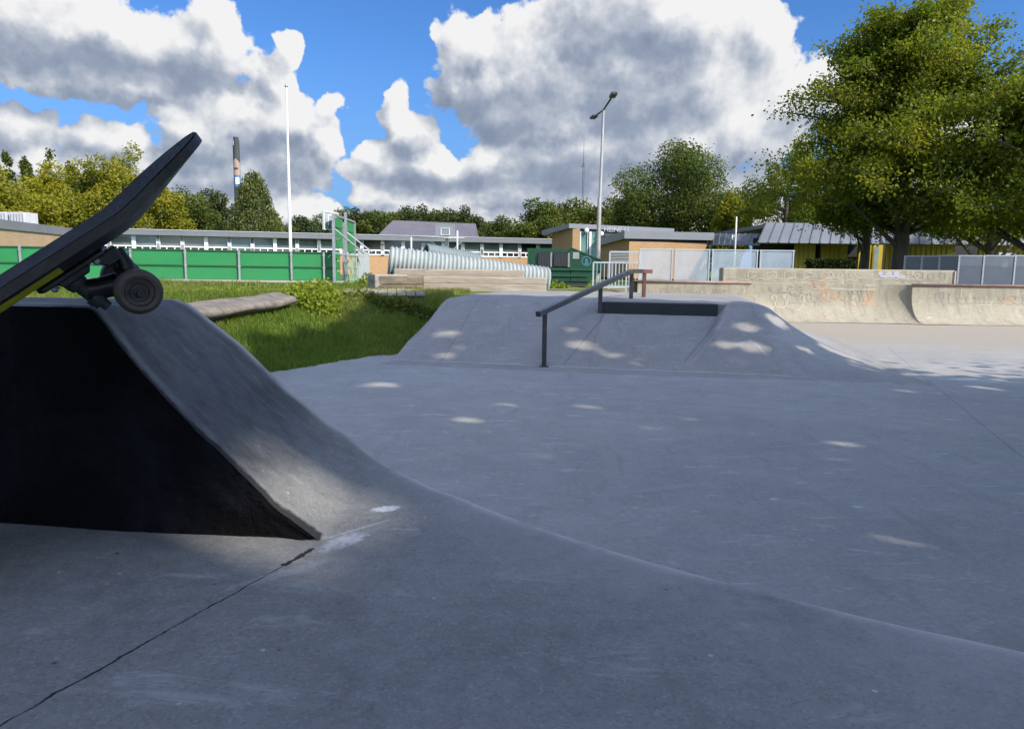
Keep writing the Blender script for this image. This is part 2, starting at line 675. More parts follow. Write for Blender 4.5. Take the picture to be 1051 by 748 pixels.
def seg_mask(nb, P, a, b_, wid, wob, ws):
    """1 inside a ragged line from a to b_ (world xy)"""
    d = Vector((b_[0] - a[0], b_[1] - a[1]))
    L = d.length
    d /= L
    n1 = nb.m('SUBTRACT', nb.noise(P, ws, 5, 0.65), 0.5)
    rel = nb.vm('SUBTRACT', P, (a[0], a[1], 0))
    al = nb.vm('DOT_PRODUCT', rel, (d.x, d.y, 0))
    ac = nb.m('ABSOLUTE', nb.m('MULTIPLY_ADD', n1, wob, nb.vm('DOT_PRODUCT', rel, (-d.y, d.x, 0))))
    wv = nb.m('MULTIPLY_ADD', nb.m('SUBTRACT', nb.noise(P, ws * 1.7, 3, 0.6), 0.5), wid * 2.6, wid)
    inside = nb.m('MULTIPLY', nb.m('GREATER_THAN', al, 0.0), nb.m('LESS_THAN', al, L))
    return nb.m('MULTIPLY', nb.m('LESS_THAN', ac, wv), inside)


def spot_mask(nb, P, c, rx, ry, ang, rag, ws=30.0):
    rel = nb.vm('SUBTRACT', P, (c[0], c[1], 0))
    ca, sa = math.cos(ang), math.sin(ang)
    x = nb.m('DIVIDE', nb.vm('DOT_PRODUCT', rel, (ca, sa, 0)), rx)
    y = nb.m('DIVIDE', nb.vm('DOT_PRODUCT', rel, (-sa, ca, 0)), ry)
    r = nb.m('SQRT', nb.m('ADD', nb.m('MULTIPLY', x, x), nb.m('MULTIPLY', y, y)))
    r = nb.m('MULTIPLY_ADD', nb.m('SUBTRACT', nb.noise(P, ws, 6, 0.7), 0.5), rag, r)
    return nb.m('MULTIPLY', nb.mr(r, 0.55, 1.0, 1, 0), nb.mr(nb.noise(P, ws * 2.2, 5, 0.7), 0.30, 0.48))


PZ = CAMZ - 0.37          # level of the raised deck in the foreground
crackA, crackB = at_z(322, 562, PZ), at_z(-40, 766, PZ)
crackC, crackD = at_z(322, 562, PZ), at_z(400, 527, PZ)


def deck_marks(nb, P, col, h):
    k1 = seg_mask(nb, P, crackA, crackB, 0.0011, 0.012, 26)
    k3 = seg_mask(nb, P, crackA, crackA.lerp(crackB, 0.14), 0.0035, 0.012, 60)
    p1 = spot_mask(nb, P, at_z(396, 525, PZ), 0.026, 0.013, 0.5, 1.3, 70)
    p2 = spot_mask(nb, P, at_z(352, 556, PZ), 0.050, 0.020, 0.9, 1.9, 60)
    p2b = spot_mask(nb, P, at_z(288, 588, PZ), 0.07, 0.012, 0.75, 2.4, 60)
    p3 = spot_mask(nb, P, at_z(415, 545, PZ), 0.028, 0.005, 0.05, 1.2, 60)
    p4 = spot_mask(nb, P, at_z(372, 543, PZ), 0.06, 0.004, 0.75, 1.6, 60)
    # the ramp was once coated dark; the coat is worn through towards its foot
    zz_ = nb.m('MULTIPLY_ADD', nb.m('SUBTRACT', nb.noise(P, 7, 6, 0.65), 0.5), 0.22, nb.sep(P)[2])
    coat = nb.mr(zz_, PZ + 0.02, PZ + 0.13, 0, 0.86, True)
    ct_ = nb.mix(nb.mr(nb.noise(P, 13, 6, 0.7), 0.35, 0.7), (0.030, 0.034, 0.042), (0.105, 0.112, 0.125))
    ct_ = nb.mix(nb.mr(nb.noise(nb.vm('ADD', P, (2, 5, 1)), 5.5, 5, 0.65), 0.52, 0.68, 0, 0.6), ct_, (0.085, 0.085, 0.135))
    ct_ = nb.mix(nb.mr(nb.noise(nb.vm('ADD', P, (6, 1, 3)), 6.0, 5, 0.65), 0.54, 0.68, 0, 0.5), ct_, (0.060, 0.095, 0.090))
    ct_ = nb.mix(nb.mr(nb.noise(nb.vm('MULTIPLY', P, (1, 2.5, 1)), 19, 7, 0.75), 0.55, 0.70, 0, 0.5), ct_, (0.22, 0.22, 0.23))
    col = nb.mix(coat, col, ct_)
    # bright highlight along the lip, painted into the colour as a paler band
    at = nb.new('ShaderNodeAttribute', attribute_name='edge_highlight')
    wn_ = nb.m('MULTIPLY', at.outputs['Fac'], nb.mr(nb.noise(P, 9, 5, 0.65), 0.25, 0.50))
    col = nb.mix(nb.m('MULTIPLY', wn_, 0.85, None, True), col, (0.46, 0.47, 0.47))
    # the black side paint laps raggedly over the edge
    ae = nb.new('ShaderNodeAttribute', attribute_name='paint_edge')
    lap = nb.mr(nb.m('MULTIPLY_ADD', nb.m('SUBTRACT', nb.noise(P, 55, 5, 0.7), 0.5), 1.1, ae.outputs['Fac']), 0.35, 0.75)
    lap = nb.m('MULTIPLY', lap, nb.mr(ae.outputs['Fac'], 0.02, 0.2))
    col = nb.mix(nb.m('MULTIPLY', lap, 0.93), col, (0.010, 0.010, 0.012))
    col = nb.mix(nb.m('MULTIPLY', p2, 0.75), col, (0.42, 0.45, 0.53))
    col = nb.mix(nb.m('MULTIPLY', p2b, 0.35), col, (0.36, 0.39, 0.46))
    col = nb.mix(nb.m('MULTIPLY', p3, 0.5), col, (0.30, 0.42, 0.44))
    col = nb.mix(nb.m('MULTIPLY', p4, 0.55), col, (0.42, 0.45, 0.52))
    col = nb.mix(nb.m('MULTIPLY', p1, 0.95), col, (0.60, 0.64, 0.70))
    k = nb.m('MAXIMUM', k1, k3)
    col = nb.mix(nb.m('MULTIPLY', k, 0.94), col, (0.006, 0.006, 0.007))
    h = nb.m('SUBTRACT', h, nb.m('MULTIPLY', k, 1.2))
    return col, h


def floor_marks(nb, P, col, h):
    # pale cement smears and spilled paint on the bowl floor
    for (px, py, rx, ry, ang, a, c) in ((1000, 391, 0.55, 0.10, -0.5, 0.5, (0.30, 0.42, 0.50)), (930, 388, 0.22, 0.05, 0.1, 0.5, (0.28, 0.44, 0.55)), (820, 386, 0.26, 0.035, 0.25, 0.6, (0.36, 0.52, 0.56)),
                                        (795, 512, 0.03, 0.02, 0.2, 0.7, (0.5, 0.5, 0.48)), (995, 585, 0.10, 0.012, 1.0, 0.3, (0.4, 0.4, 0.38)), (860, 455, 0.35, 0.05, 0.15, 0.25, (0.4, 0.42, 0.42)), (690, 500, 0.3, 0.04, 0.4, 0.22, (0.4, 0.42, 0.45))):
        mk = spot_mask(nb, P, at_z(px, py, 0), rx, ry, ang, 1.6, 9)
        col = nb.mix(nb.m('MULTIPLY', mk, a), col, c)
    yy = nb.m('MULTIPLY_ADD', nb.m('SUBTRACT', nb.noise(P, 0.8, 5, 0.6), 0.5), 1.6, nb.sep(P)[1])
    col = nb.mix(nb.mr(yy, 9.0, 13.2, 0, 0.85, True), col, (0.305, 0.27, 0.215))
    # expansion joints
    for a, b_ in (((-1.5, 7.0), (9, 3.6)), ((2.2, 2.0), (5.6, 11.0))):
        k = seg_mask(nb, P, a, b_, 0.004, 0.02, 6)
        col = nb.mix(nb.m('MULTIPLY', k, 0.45), col, (0.03, 0.03, 0.03))
    return col, h


FB_ANG = R(13)
P0 = at_z(561, 377, 0)
uV, vV = Vector((math.cos(FB_ANG), -math.sin(FB_ANG), 0)), Vector((math.sin(FB_ANG), math.cos(FB_ANG), 0))


def box_marks(nb, P, col, h):
    def ln(p, q_, wd, a, c, wob=0.02):
        nonlocal col, h
        k = seg_mask(nb, P, p, q_, wd, wob, 5)
        col = nb.mix(nb.m('MULTIPLY', k, a), col, c)
    cre = [((622, 322, 0.53), (578, 376, 0.01)), ((737, 326, 0.53), (702, 378, 0.02))]
    for (a, b_) in cre:
        ln(at_z(*a), at_z(*b_), 0.010, 0.32, (0.055, 0.055, 0.058))
    ln(at_z(742, 327, 0.53), at_z(709, 379, 0.02), 0.008, 0.28, (0.42, 0.42, 0.40))
    ln(P0 - uV * 2.1 + vV * 0.02, P0 + uV * 2.6 + vV * 0.02, 0.012, 0.5, (0.40, 0.40, 0.38), 0.05)
    ln(P0 - uV * 2.1 - vV * 0.03, P0 + uV * 2.6 - vV * 0.03, 0.007, 0.35, (0.05, 0.05, 0.05), 0.05)
    ln(at_z(770, 318, 0.66), at_z(788, 377, 0.05), 0.014, 0.4, (0.40, 0.40, 0.38), 0.06)
    ln(at_z(505, 305, 0.66), at_z(448, 370, 0.05), 0.012, 0.25, (0.07, 0.07, 0.07), 0.1)
    return col, h


M_floor = concrete('floor_concrete', (0.215, 0.220, 0.217), (0.305, 0.309, 0.304), 0.8, 0.3, True, floor_marks)
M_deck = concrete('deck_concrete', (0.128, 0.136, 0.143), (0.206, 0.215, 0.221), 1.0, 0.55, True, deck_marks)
M_box = concrete('box_concrete', (0.185, 0.184, 0.182), (0.255, 0.252, 0.248), 0.7, 0.3, True, box_marks)
M_wall = concrete('wall_concrete', (0.225, 0.205, 0.155), (0.335, 0.31, 0.24), 0.3, 0.3, False)
def wall_marks(nb, P, col, h):
    dr = nb.noise(nb.vm('MULTIPLY', P, (3.2, 0.5, 0.45)), 2.2, 7, 0.68, 0.3)
    col = nb.mix(nb.mr(dr, 0.50, 0.72, 0, 0.55), col, (0.115, 0.105, 0.08))
    bl = nb.noise(nb.vm('ADD', P, (3, 0, 5)), 1.3, 6, 0.7, 0.5)
    col = nb.mix(nb.mr(bl, 0.54, 0.66, 0, 0.5), col, (0.40, 0.37, 0.30))
    bo = nb.noise(nb.vm('ADD', P, (8, 2, 1)), 0.9, 6, 0.7, 0.5)
    col = nb.mix(nb.mr(bo, 0.56, 0.70, 0, 0.4), col, (0.34, 0.23, 0.155))
    return col, h


M_wall = concrete('wall_concrete', (0.225, 0.205, 0.155), (0.335, 0.31, 0.24), 0.3, 0.3, False, wall_marks)
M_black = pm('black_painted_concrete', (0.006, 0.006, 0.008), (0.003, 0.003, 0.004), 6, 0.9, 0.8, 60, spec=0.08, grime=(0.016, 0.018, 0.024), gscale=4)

# ------------------------------------------------------------------ terrain round the sunken park
GZ = 0.66
F_POLY = [(-2.55, 7.45), (-1.75, 9.1), (-0.9, 9.6), (0.6, 9.5), (2.4, 8.9), (3.3, 9.6), (3.7, 12.5), (3.4, 16.9), (5.5, 17.6), (9.0, 17.4), (15.5, 17.0), (15.5, 0), (11, -5), (2.2, -4.5), (0.6, 0.2),
          (0.35, 1.0), (-0.2, 1.7), (-0.6, 2.2), (-2.5, 3.6), (-3.7, 5.2), (-3.2, 6.6)]


def ground_z(X, Y):
    sd = -poly_dist(X, Y, F_POLY)             # positive outside the park
    wd = 2.0
    z = np.where(sd > 0, GZ * sstep(sd / wd), -np.minimum(0.35, -sd * 0.6))
    n = fbm(X * 0.9, Y * 0.9, 5, 4) * 0.10 + fbm(X * 4, Y * 4, 9, 3) * 0.03
    z = z - 0.15 * sstep((Y - 16.5) / 5)
    fade = np.clip(sd / 1.0, 0, 1) * np.clip((40 - np.hypot(X, Y)) / 20, 0, 1)
    z = z + n * fade
    # low hummock under the weeds and the fallen trunk
    z = z + 0.03 * np.exp(-(((X + 4.2) / 1.6) ** 2 + ((Y - 14.6) / 0.9) ** 2))
    return z


def axis(fine0, fine1, step, far):
    a = list(np.arange(fine0, fine1 + 1e-6, step))
    s, x = step, fine1
    while x < far:
        s *= 1.35
        x += s
        a.append(x)
    s, x = step, fine0
    pre = []
    while x > -far:
        s *= 1.35
        x -= s
        pre.append(x)
    return np.array(pre[::-1] + a)


gxs, gys = axis(-13, 17, 0.13, 2500), axis(-7, 27, 0.13, 2500)
GXX, GYY = np.meshgrid(gxs, gys)
GZZ = ground_z(GXX, GYY)
nx, ny = len(gxs), len(gys)
idx = np.arange(nx * ny).reshape(ny, nx)
gf = np.stack([idx[:-1, :-1], idx[:-1, 1:], idx[1:, 1:], idx[1:, :-1]], -1).reshape(-1, 4)


def soil():
    m, nb, b = new_mat('lawn_and_soil')
    P = nb.new('ShaderNodeNewGeometry').outputs['Position']
    n1 = nb.noise(P, 0.8, 6, 0.65)
    n2 = nb.noise(P, 11, 6, 0.7)
    n3 = nb.noise(P, 70, 3, 0.7)
    green = nb.mix(nb.mr(n2, 0.3, 0.7), (0.065, 0.110, 0.016), (0.14, 0.205, 0.032))
    green = nb.mix(nb.mr(n3, 0.35, 0.75, 0, 0.6), green, (0.16, 0.19, 0.045))
    dirt = nb.mix(nb.mr(n2, 0.3, 0.7), (0.15, 0.105, 0.065), (0.30, 0.235, 0.16))
    sp = nb.sep(P)
    # trodden earth in the strip before the pitch fence
    tr = nb.m('MULTIPLY', nb.mr(sp[1], 14.5, 16.0), nb.mr(sp[1], 19.5, 23.0, 1, 0))
    k = nb.mr(nb.m('MULTIPLY_ADD', tr, 0.20, n1), 0.60, 0.68)
    col = nb.mix(k, green, dirt)
    nb.put(b.inputs['Base Color'], col)
    b.inputs['Roughness'].default_value = 0.95
    b.inputs['Specular IOR Level'].default_value = 0.1
    bn = nb.new('ShaderNodeBump')
    bn.inputs['Strength'].default_value = 0.9
    bn.inputs['Distance'].default_value = 0.05
    nb.put(bn.inputs['Height'], nb.m('MULTIPLY_ADD', n3, 0.4, n2))
    nb.put(b.inputs['Normal'], bn.outputs[0])
    return m


M_soil = soil()
ground = np_mesh('ground', np.stack([GXX.ravel(), GYY.ravel(), GZZ.ravel()], -1), gf, M_soil, smooth=True)
tag(ground, 'grass and bare earth terrain around the sunken skatepark', kind='structure')

# concrete floor of the park
mb = MB()
fx, fy = np.linspace(-5, 17, 89), np.linspace(-7, 19, 105)
FX, FY = np.meshgrid(fx, fy)
FZ = fbm(FX * 0.35, FY * 0.35, 3, 3) * 0.018
i2 = np.arange(FX.size).reshape(FX.shape)
ff = np.stack([i2[:-1, :-1], i2[:-1, 1:], i2[1:, 1:], i2[1:, :-1]], -1).reshape(-1, 4)
skfloor = np_mesh('floor', np.stack([FX.ravel(), FY.ravel(), FZ.ravel()], -1), ff, M_floor, smooth=True)
tag(skfloor, 'smooth grey concrete floor of the sunken skatepark', kind='structure')

# ------------------------------------------------------------------ foreground: raised deck with a wedge ramp on it
EDGE = [(-3.6, 1.50), (-1.5, 1.46), (-0.62, 1.42), (-0.36, 1.415), (-0.21, 1.295), (-0.075, 1.165), (0.10, 0.995), (0.30, 0.845), (0.50, 0.72), (1.0, 0.45), (2.2, 0.0), (4.5, -0.7)]
edge = resample([Vector((x, y, 0)) for x, y in EDGE], 0.05)
RTOP = CAMZ - 0.050        # top of the wedge ramp


def face_y(X):
    return 0.965 + (-0.26 - X) * 0.135


def _prof(pts, yfun):
    out_ = []
    for px, py in pts:
        y = 1.1
        for _ in range(12):
            p = at_y(px, py, y)
            y = yfun(p.x)
        out_.append((p.x, max(p.z - PZ, 0.0)))
    return out_


_ex, _ey = [p.x for p in edge], [p.y for p in edge]
NEARP = _prof([(94, 313), (116, 342), (134, 366), (170, 407), (199, 437), (232, 468), (260, 496), (282, 519), (306, 536), (331, 548)], face_y)
FARP = _prof([(186, 308), (200, 314), (250, 353), (300, 402), (338, 433), (376, 460), (414, 483), (446, 500)], lambda x: float(np.interp(x, _ex, _ey)) + 0.004)
NEARP[-1] = (NEARP[-1][0], 0.0)
FARP[-1] = (max(FARP[-1][0], FARP[-2][0] + 0.05), 0.0)
print('NEAR', NEARP, 'FAR', FARP)


def _sm(tab, X):
    """smoothed table lookup"""
    xs_, zs_ = np.array([q[0] for q in tab]), np.array([q[1] for q in tab])
    g = np.linspace(-3.5, 1.0, 9001)
    z = np.interp(g, xs_, zs_)
    k = np.exp(-np.linspace(-2.2, 2.2, 61) ** 2)
    z = np.convolve(np.pad(z, 30, mode='edge'), k / k.sum(), mode='valid')
    return np.interp(X, g, z)


def ramp_prof(X, V=0.0):
    """height of the wedge above the deck as a function of x, near edge to far edge"""
    w_ = sstep(np.clip(np.asarray(V) / 0.40, 0, 1))
    return _sm(NEARP, X) * (1 - w_) + _sm(FARP, X) * w_


def deck_z(X, Y, on_ramp, V=0.0):
    e = poly_dist(X, Y, [(p.x, p.y) for p in edge], closed=False)      # + inside?
    e = np.where(Y < np.interp(X, [p.x for p in edge], [p.y for p in edge]), np.abs(e), -np.abs(e))
    base = PZ + fbm(X * 6, Y * 6, 21, 4) * 0.004
    rp = ramp_prof(X, V) if on_ramp else 0.0
    # rounded lip, then a bank going down to the park floor
    lip = np.where(X < -0.2, 0.012, 0.012 + 0.022 * np.clip((X + 0.2) / 0.5, 0, 1))
    u = np.clip(lip - e, 0, None)
    drop = np.where(u < 2 * lip, u * u / (4 * lip) * 1.6, 1.6 * (u - lip))
    return base + rp - drop


# the deck: grid; cells under the ramp follow the ramp mesh instead
dx = np.concatenate([np.arange(-3.4, -0.9, 0.06), np.arange(-0.9, 0.7, 0.0125), np.arange(0.7, 4.4, 0.06)])
s_ = np.concatenate([np.linspace(-3.2, -0.62, 38), np.linspace(-0.62, 0.22, 122)[1:], np.linspace(0.22, 1.15, 24)[1:]])
DX, SS = np.meshgrid(dx, s_)
ey = np.interp(dx, [p.x for p in edge], [p.y for p in edge])
DY = ey[None, :] + SS
DZ = deck_z(DX, DY, False)
DZ = np.where(DX < -0.235, np.minimum(DZ, np.where(DY > face_y(DX) + 0.03, DZ - 0.02, DZ)), DZ)
i3 = np.arange(DX.size).reshape(DX.shape)
df = np.stack([i3[:-1, :-1], i3[:-1, 1:], i3[1:, 1:], i3[1:, :-1]], -1).reshape(-1, 4)
deck = np_mesh('concrete_deck', np.stack([DX.ravel(), DY.ravel(), DZ.ravel()], -1), df, M_deck, smooth=True)
wa = deck.data.attributes.new('edge_highlight', 'FLOAT', 'POINT')  # strength of the light painted along the lip
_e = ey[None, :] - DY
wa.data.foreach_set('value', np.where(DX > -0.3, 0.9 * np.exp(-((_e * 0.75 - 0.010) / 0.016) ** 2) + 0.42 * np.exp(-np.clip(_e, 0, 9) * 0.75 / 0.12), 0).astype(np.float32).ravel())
tag(deck, 'raised dark concrete deck in the foreground with rounded lip and a long crack', 'skate deck', kind='structure')

# the wedge ramp
rt = thing('wedge_ramp', 'dark concrete wedge ramp with black painted side, skateboard leaning on its top', 'skate ramp', (-0.9, 1.2, PZ))
rx = np.concatenate([np.arange(-2.2, -0.7, 0.05), np.arange(-0.7, -0.035, 0.005)])
rv = np.concatenate([np.linspace(0, 0.03, 6), np.linspace(0.03, 0.58, 84)[1:], np.linspace(0.58, 1.5, 22)[1:]])
RX, RV = np.meshgrid(rx, rv)
chip = np.clip((RX + 0.64) / 0.12, 0.1, 1) * fbm(RX * 30, RX * 0 + 3.3, 31, 4) * 0.0018 + fbm(RX * 90, RX * 0 + 1.1, 33, 3) * 0.0022
FYY = face_y(RX)
RY = FYY + RV + chip * np.exp(-RV / 0.01) * 1.0
_hr = np.clip(ramp_prof(RX, RV) / 0.02, 0, 1)
RZ = deck_z(RX, RY, True, RV) + fbm(RX * 25, RY * 25, 41, 4) * 0.002 * _hr
RZ = RZ - 0.010 * _hr * np.exp(-RV / 0.008) * 0.5 * (1 + np.clip((RX + 0.64) / 0.12, 0.1, 1) * 0.9 * fbm(RX * 40, RX * 0, 35, 3))
RZ = RZ + 0.0015 - 0.012 * np.clip((RX + 0.062) / 0.014, 0, 1) - 0.007 * np.exp(-RV / 0.006) * (1 - _hr)
i4 = np.arange(RX.size).reshape(RX.shape)
rf = np.stack([i4[:-1, :-1], i4[:-1, 1:], i4[1:, 1:], i4[1:, :-1]], -1).reshape(-1, 4)
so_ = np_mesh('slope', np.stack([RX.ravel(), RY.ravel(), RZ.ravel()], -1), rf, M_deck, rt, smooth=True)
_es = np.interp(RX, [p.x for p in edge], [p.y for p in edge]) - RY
_w = 0.9 * np.exp(-((_es * 0.8 - 0.010) / 0.013) ** 2) + 0.42 * np.exp(-np.clip(_es, 0, 9) * 0.75 / 0.12) * np.clip((RX + 0.3) / 0.2, 0, 1) + 0.30 * np.exp(-(RV - 0.014) ** 2 / 0.00006) * np.clip(0.6 + 2.5 * fbm(RX * 14, RX * 0, 37, 3), 0, 1) * _hr  # painted highlight on the far lip, plus broken pale crumbs along the near edge
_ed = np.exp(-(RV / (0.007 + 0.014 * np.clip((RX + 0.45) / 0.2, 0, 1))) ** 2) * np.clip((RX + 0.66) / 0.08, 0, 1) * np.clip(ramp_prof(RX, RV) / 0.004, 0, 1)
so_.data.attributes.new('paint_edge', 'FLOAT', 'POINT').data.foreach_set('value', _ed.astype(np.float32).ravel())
so_.data.attributes.new('edge_highlight', 'FLOAT', 'POINT').data.foreach_set('value', _w.astype(np.float32).ravel())
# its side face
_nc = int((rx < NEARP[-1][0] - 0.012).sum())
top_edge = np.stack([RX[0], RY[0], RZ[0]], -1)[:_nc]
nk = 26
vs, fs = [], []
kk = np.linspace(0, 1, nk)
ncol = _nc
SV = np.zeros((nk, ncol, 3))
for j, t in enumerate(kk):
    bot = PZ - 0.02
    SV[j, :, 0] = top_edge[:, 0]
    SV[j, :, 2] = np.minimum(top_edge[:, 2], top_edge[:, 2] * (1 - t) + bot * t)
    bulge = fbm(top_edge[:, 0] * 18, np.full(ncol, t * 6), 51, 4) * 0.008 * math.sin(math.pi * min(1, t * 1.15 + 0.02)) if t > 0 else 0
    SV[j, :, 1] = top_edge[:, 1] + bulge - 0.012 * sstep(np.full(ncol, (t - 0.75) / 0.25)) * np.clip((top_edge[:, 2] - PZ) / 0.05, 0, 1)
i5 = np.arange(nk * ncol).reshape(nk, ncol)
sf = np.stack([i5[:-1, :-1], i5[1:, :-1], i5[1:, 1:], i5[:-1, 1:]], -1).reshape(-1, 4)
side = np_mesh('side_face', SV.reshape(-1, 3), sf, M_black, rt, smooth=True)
side['label'] = 'rough black painted side face of the ramp'

# ------------------------------------------------------------------ the bank box in the middle of the park


def uv_of(p):
    q_ = p - P0
    return q_.dot(uV), q_.dot(vV)


LZ, DK = 0.53, 0.69
uA, vA = uv_of(at_z(621, 321, LZ))
uB, vB = uv_of(at_z(737, 325.5, LZ))
VR = (vA + vB) / 2
VR = (vA + vB) / 2
UC = uv_of(at_z(772, 314, DK))[0]


def box_z(u, v):
    zA = (LZ + 0.02) / VR * v
    zA = np.where(zA > DK - 0.10, DK - 0.10 * np.exp(-np.clip(zA - DK + 0.10, 0, 9) / 0.10), zA)
    zB = np.where(v < VR - 0.10, LZ * np.clip(v, 0, None) / (VR - 0.10), np.where(v < VR, LZ, DK))
    zC = np.minimum(DK, DK / (VR + 0.02) * v)
    # A -> B
    wl = np.clip((u - (uA - 0.12)) / 0.12, 0, 1)
    z = np.where(u < uA, zA * (1 - wl) + np.where(v < VR, np.minimum(zB, zA), zA) * wl, zB)
    # B -> C
    k = np.clip(v / VR, 0, 1)
    lo = uB - 0.36 * (1 - k)
    wr = np.clip((u - lo) / np.maximum(0.10, 0.30 * (1 - k)), 0, 1)
    wr = np.where(v >= VR, 1.0, wr)
    z = np.where(u > lo, z * (1 - wr) + zC * wr, z)
    z = np.where(v < 0, np.where(v < -0.35, -0.05, 0.010 - 0.04 * (-v)), z + 0.010 * np.exp(-np.clip(v, 0, 9) / 0.1))
    # right-hand end: hip rolling down in a concave curve to the floor
    t = np.clip((u - UC) / 1.75, 0, 1)
    g = np.where(t < 0.14, 1 - 3.2 * t * t, 0)
    g2 = (1 - 3.2 * 0.14 ** 2) * (1 - (t - 0.14) / 0.86) ** 1.9
    g = np.where(t < 0.14, g, g2)
    z = z * g - 0.03 * (t >= 1)
    # left-hand edge buried in the grass
    z = z - 2.5 * np.clip((-1.86 + 0.04 * v) - u, 0, 0.3)
    return z


us = np.concatenate([np.arange(-2.5, uA - 0.13, 0.06), np.arange(uA - 0.13, uA, 0.02), [uA - 0.002, uA], np.arange(uA + 0.04, uB - 0.4, 0.06), np.arange(uB - 0.4, uB + 0.12, 0.02), np.arange(uB + 0.12, UC + 2.7, 0.05)])
vs_ = np.concatenate([np.arange(-0.5, VR - 0.12, 0.05), [VR - 0.11, VR - 0.10, VR - 0.05, VR - 0.002, VR], np.arange(VR + 0.03, VR + 1.0, 0.05), np.arange(VR + 1.0, 5.4, 0.12)])
UU, VV = np.meshgrid(us, vs_)
BZ = box_z(UU, VV) + fbm(UU * 2, VV * 2, 61, 3) * 0.008
# the sharp edges of the gap stay sharp
BX = P0.x + UU * uV.x + VV * vV.x
BY = P0.y + UU * uV.y + VV * vV.y
fb = thing('bank_box', 'low grey concrete bank box with dark step and black handrail on it', 'skate ramp', (P0.x, P0.y, 0))
i6 = np.arange(UU.size).reshape(UU.shape)
bf = np.stack([i6[:-1, :-1], i6[:-1, 1:], i6[1:, 1:], i6[1:, :-1]], -1).reshape(-1, 4)
bo = np_mesh('concrete_bank', np.stack([BX.ravel(), BY.ravel(), BZ.ravel()], -1), bf, M_box, fb, smooth=True)
bo.data.set_sharp_from_angle(angle=R(50))
M_steel_dark = pm('dark_step_plate', (0.012, 0.014, 0.016), (0.022, 0.024, 0.028), 5, 0.55, 0.2, 30, grime=(0.03, 0.028, 0.026))


def uvp(u, v, z):
    return P0 + uV * u + vV * v + Vector((0, 0, z))


mb = MB()
mb.prism([uvp(uA - 0.03, VR - 0.012, LZ - 0.03), uvp(uB + 0.0, VR - 0.012, LZ - 0.03), uvp(uB + 0.0, VR - 0.012, DK - 0.012), uvp(uA - 0.03, VR - 0.012, DK - 0.012)], vV * 0.010)
mb.build('step_riser', M_steel_dark, fb)

# ------------------------------------------------------------------ handrail
M_rail = pm('worn_black_steel', (0.035, 0.036, 0.042), (0.018, 0.018, 0.022), 9, 0.38, 0.1, 60, metal=0.0, spec=0.6, grime=(0.09, 0.075, 0.07), gscale=8)
M_railtop = pm('worn_rail_top', (0.20, 0.20, 0.23), (0.11, 0.11, 0.13), 12, 0.35, 0.1, 60, metal=0.6, grime=(0.05, 0.045, 0.045), gscale=7)
M_rust = pm('rust_red_paint', (0.16, 0.055, 0.04), (0.09, 0.035, 0.03), 12, 0.7, 0.2, 60, grime=(0.05, 0.03, 0.025), gscale=6)
rA = at_y(552, 322.5, P0.y - 0.12)
pB = uvp(uA + 0.0, VR - 0.16, LZ)
pB = at_z(623, 322, LZ)
pC0 = at_z(641, 306.5, DK)
rM = at_y(648, 278.5, pC0.y + 0.05)
pD0 = at_z(658.5, 305.5, DK)
rE = at_y(668, 279, pD0.y + 0.45)
rE.z = rM.z
dm = (rE - rM)
rail = thing('handrail', 'black square steel grind rail sloping down the concrete bank box', 'handrail', (P0.x, P0.y, 0))
mb = MB()
mb.bar(rA, rM, 0.058, 0.058)
mb.build('rail', M_rail, rail, bevel=0.004)
mb = MB()
mb.bar(rM - dm * 0.02, rM + dm * 0.55, 0.057, 0.057)
mb.build('rail', M_rail, rail, bevel=0.004)
mb = MB()
mb.bar(rM + dm * 0.55, rE, 0.058, 0.058)
o = mb.build('rail_end', M_rust, rail, bevel=0.004)
o['label'] = 'rust red end of the rail'
mb = MB()
upn = Vector((0, 0, 0.0305))
mb.bar(rA + upn, rM + upn, 0.050, 0.003)
mb.build('worn_top', M_railtop, rail)
mb = MB()
mb.bar(rM + upn, rM + dm * 0.5 + upn, 0.050, 0.003)
mb.build('worn_top', M_railtop, rail)


def rail_z(x, y):
    p = Vector((x, y, 0))
    t = ((p - rA).xy.dot((rM - rA).xy)) / (rM - rA).xy.length_squared
    return (rA.z + (rM.z - rA.z) * t) if t < 1 else rM.z


tt = (Vector((P0.x, P0.y, 0)) - rA).xy.dot((rM - rA).xy) / (rM - rA).xy.length_squared
pts = [(rA + (rM - rA) * 0.06, 0.0), (rA.lerp(rM, ((pB - rA).xy.dot((rM - rA).xy)) / (rM - rA).xy.length_squared), LZ), (rM + dm * 0.02, DK), (rM + dm * 0.66, DK)]
for k, (p, zb) in enumerate(pts):
    mb = MB()
    mb.bar((p.x, p.y, zb - 0.03), (p.x, p.y, p.z - 0.02), 0.052, 0.052, up=(0, 1, 0))
    if k == 0:
        mb.box((p.x, p.y, zb + 0.012), (0.10, 0.10, 0.012))
    o = mb.build('post', M_rust if k == 3 else M_rail, rail, bevel=0.004)
    if k == 3:
        o['label'] = 'rust red rail post'

# ------------------------------------------------------------------ quarter pipes and back walls
ZC = 0.83


def qp_off(z, Rr=0.62):
    return Rr - math.sqrt(max(0, Rr * Rr - (Rr - z) ** 2)) if z < Rr else 0


QY = 16.7
xa, xb = gx(655, QY), gx(893, QY)
QY3 = 16.46
zs = list(np.linspace(0.0, 0.12, 6)) + list(np.linspace(0.16, ZC, 14))


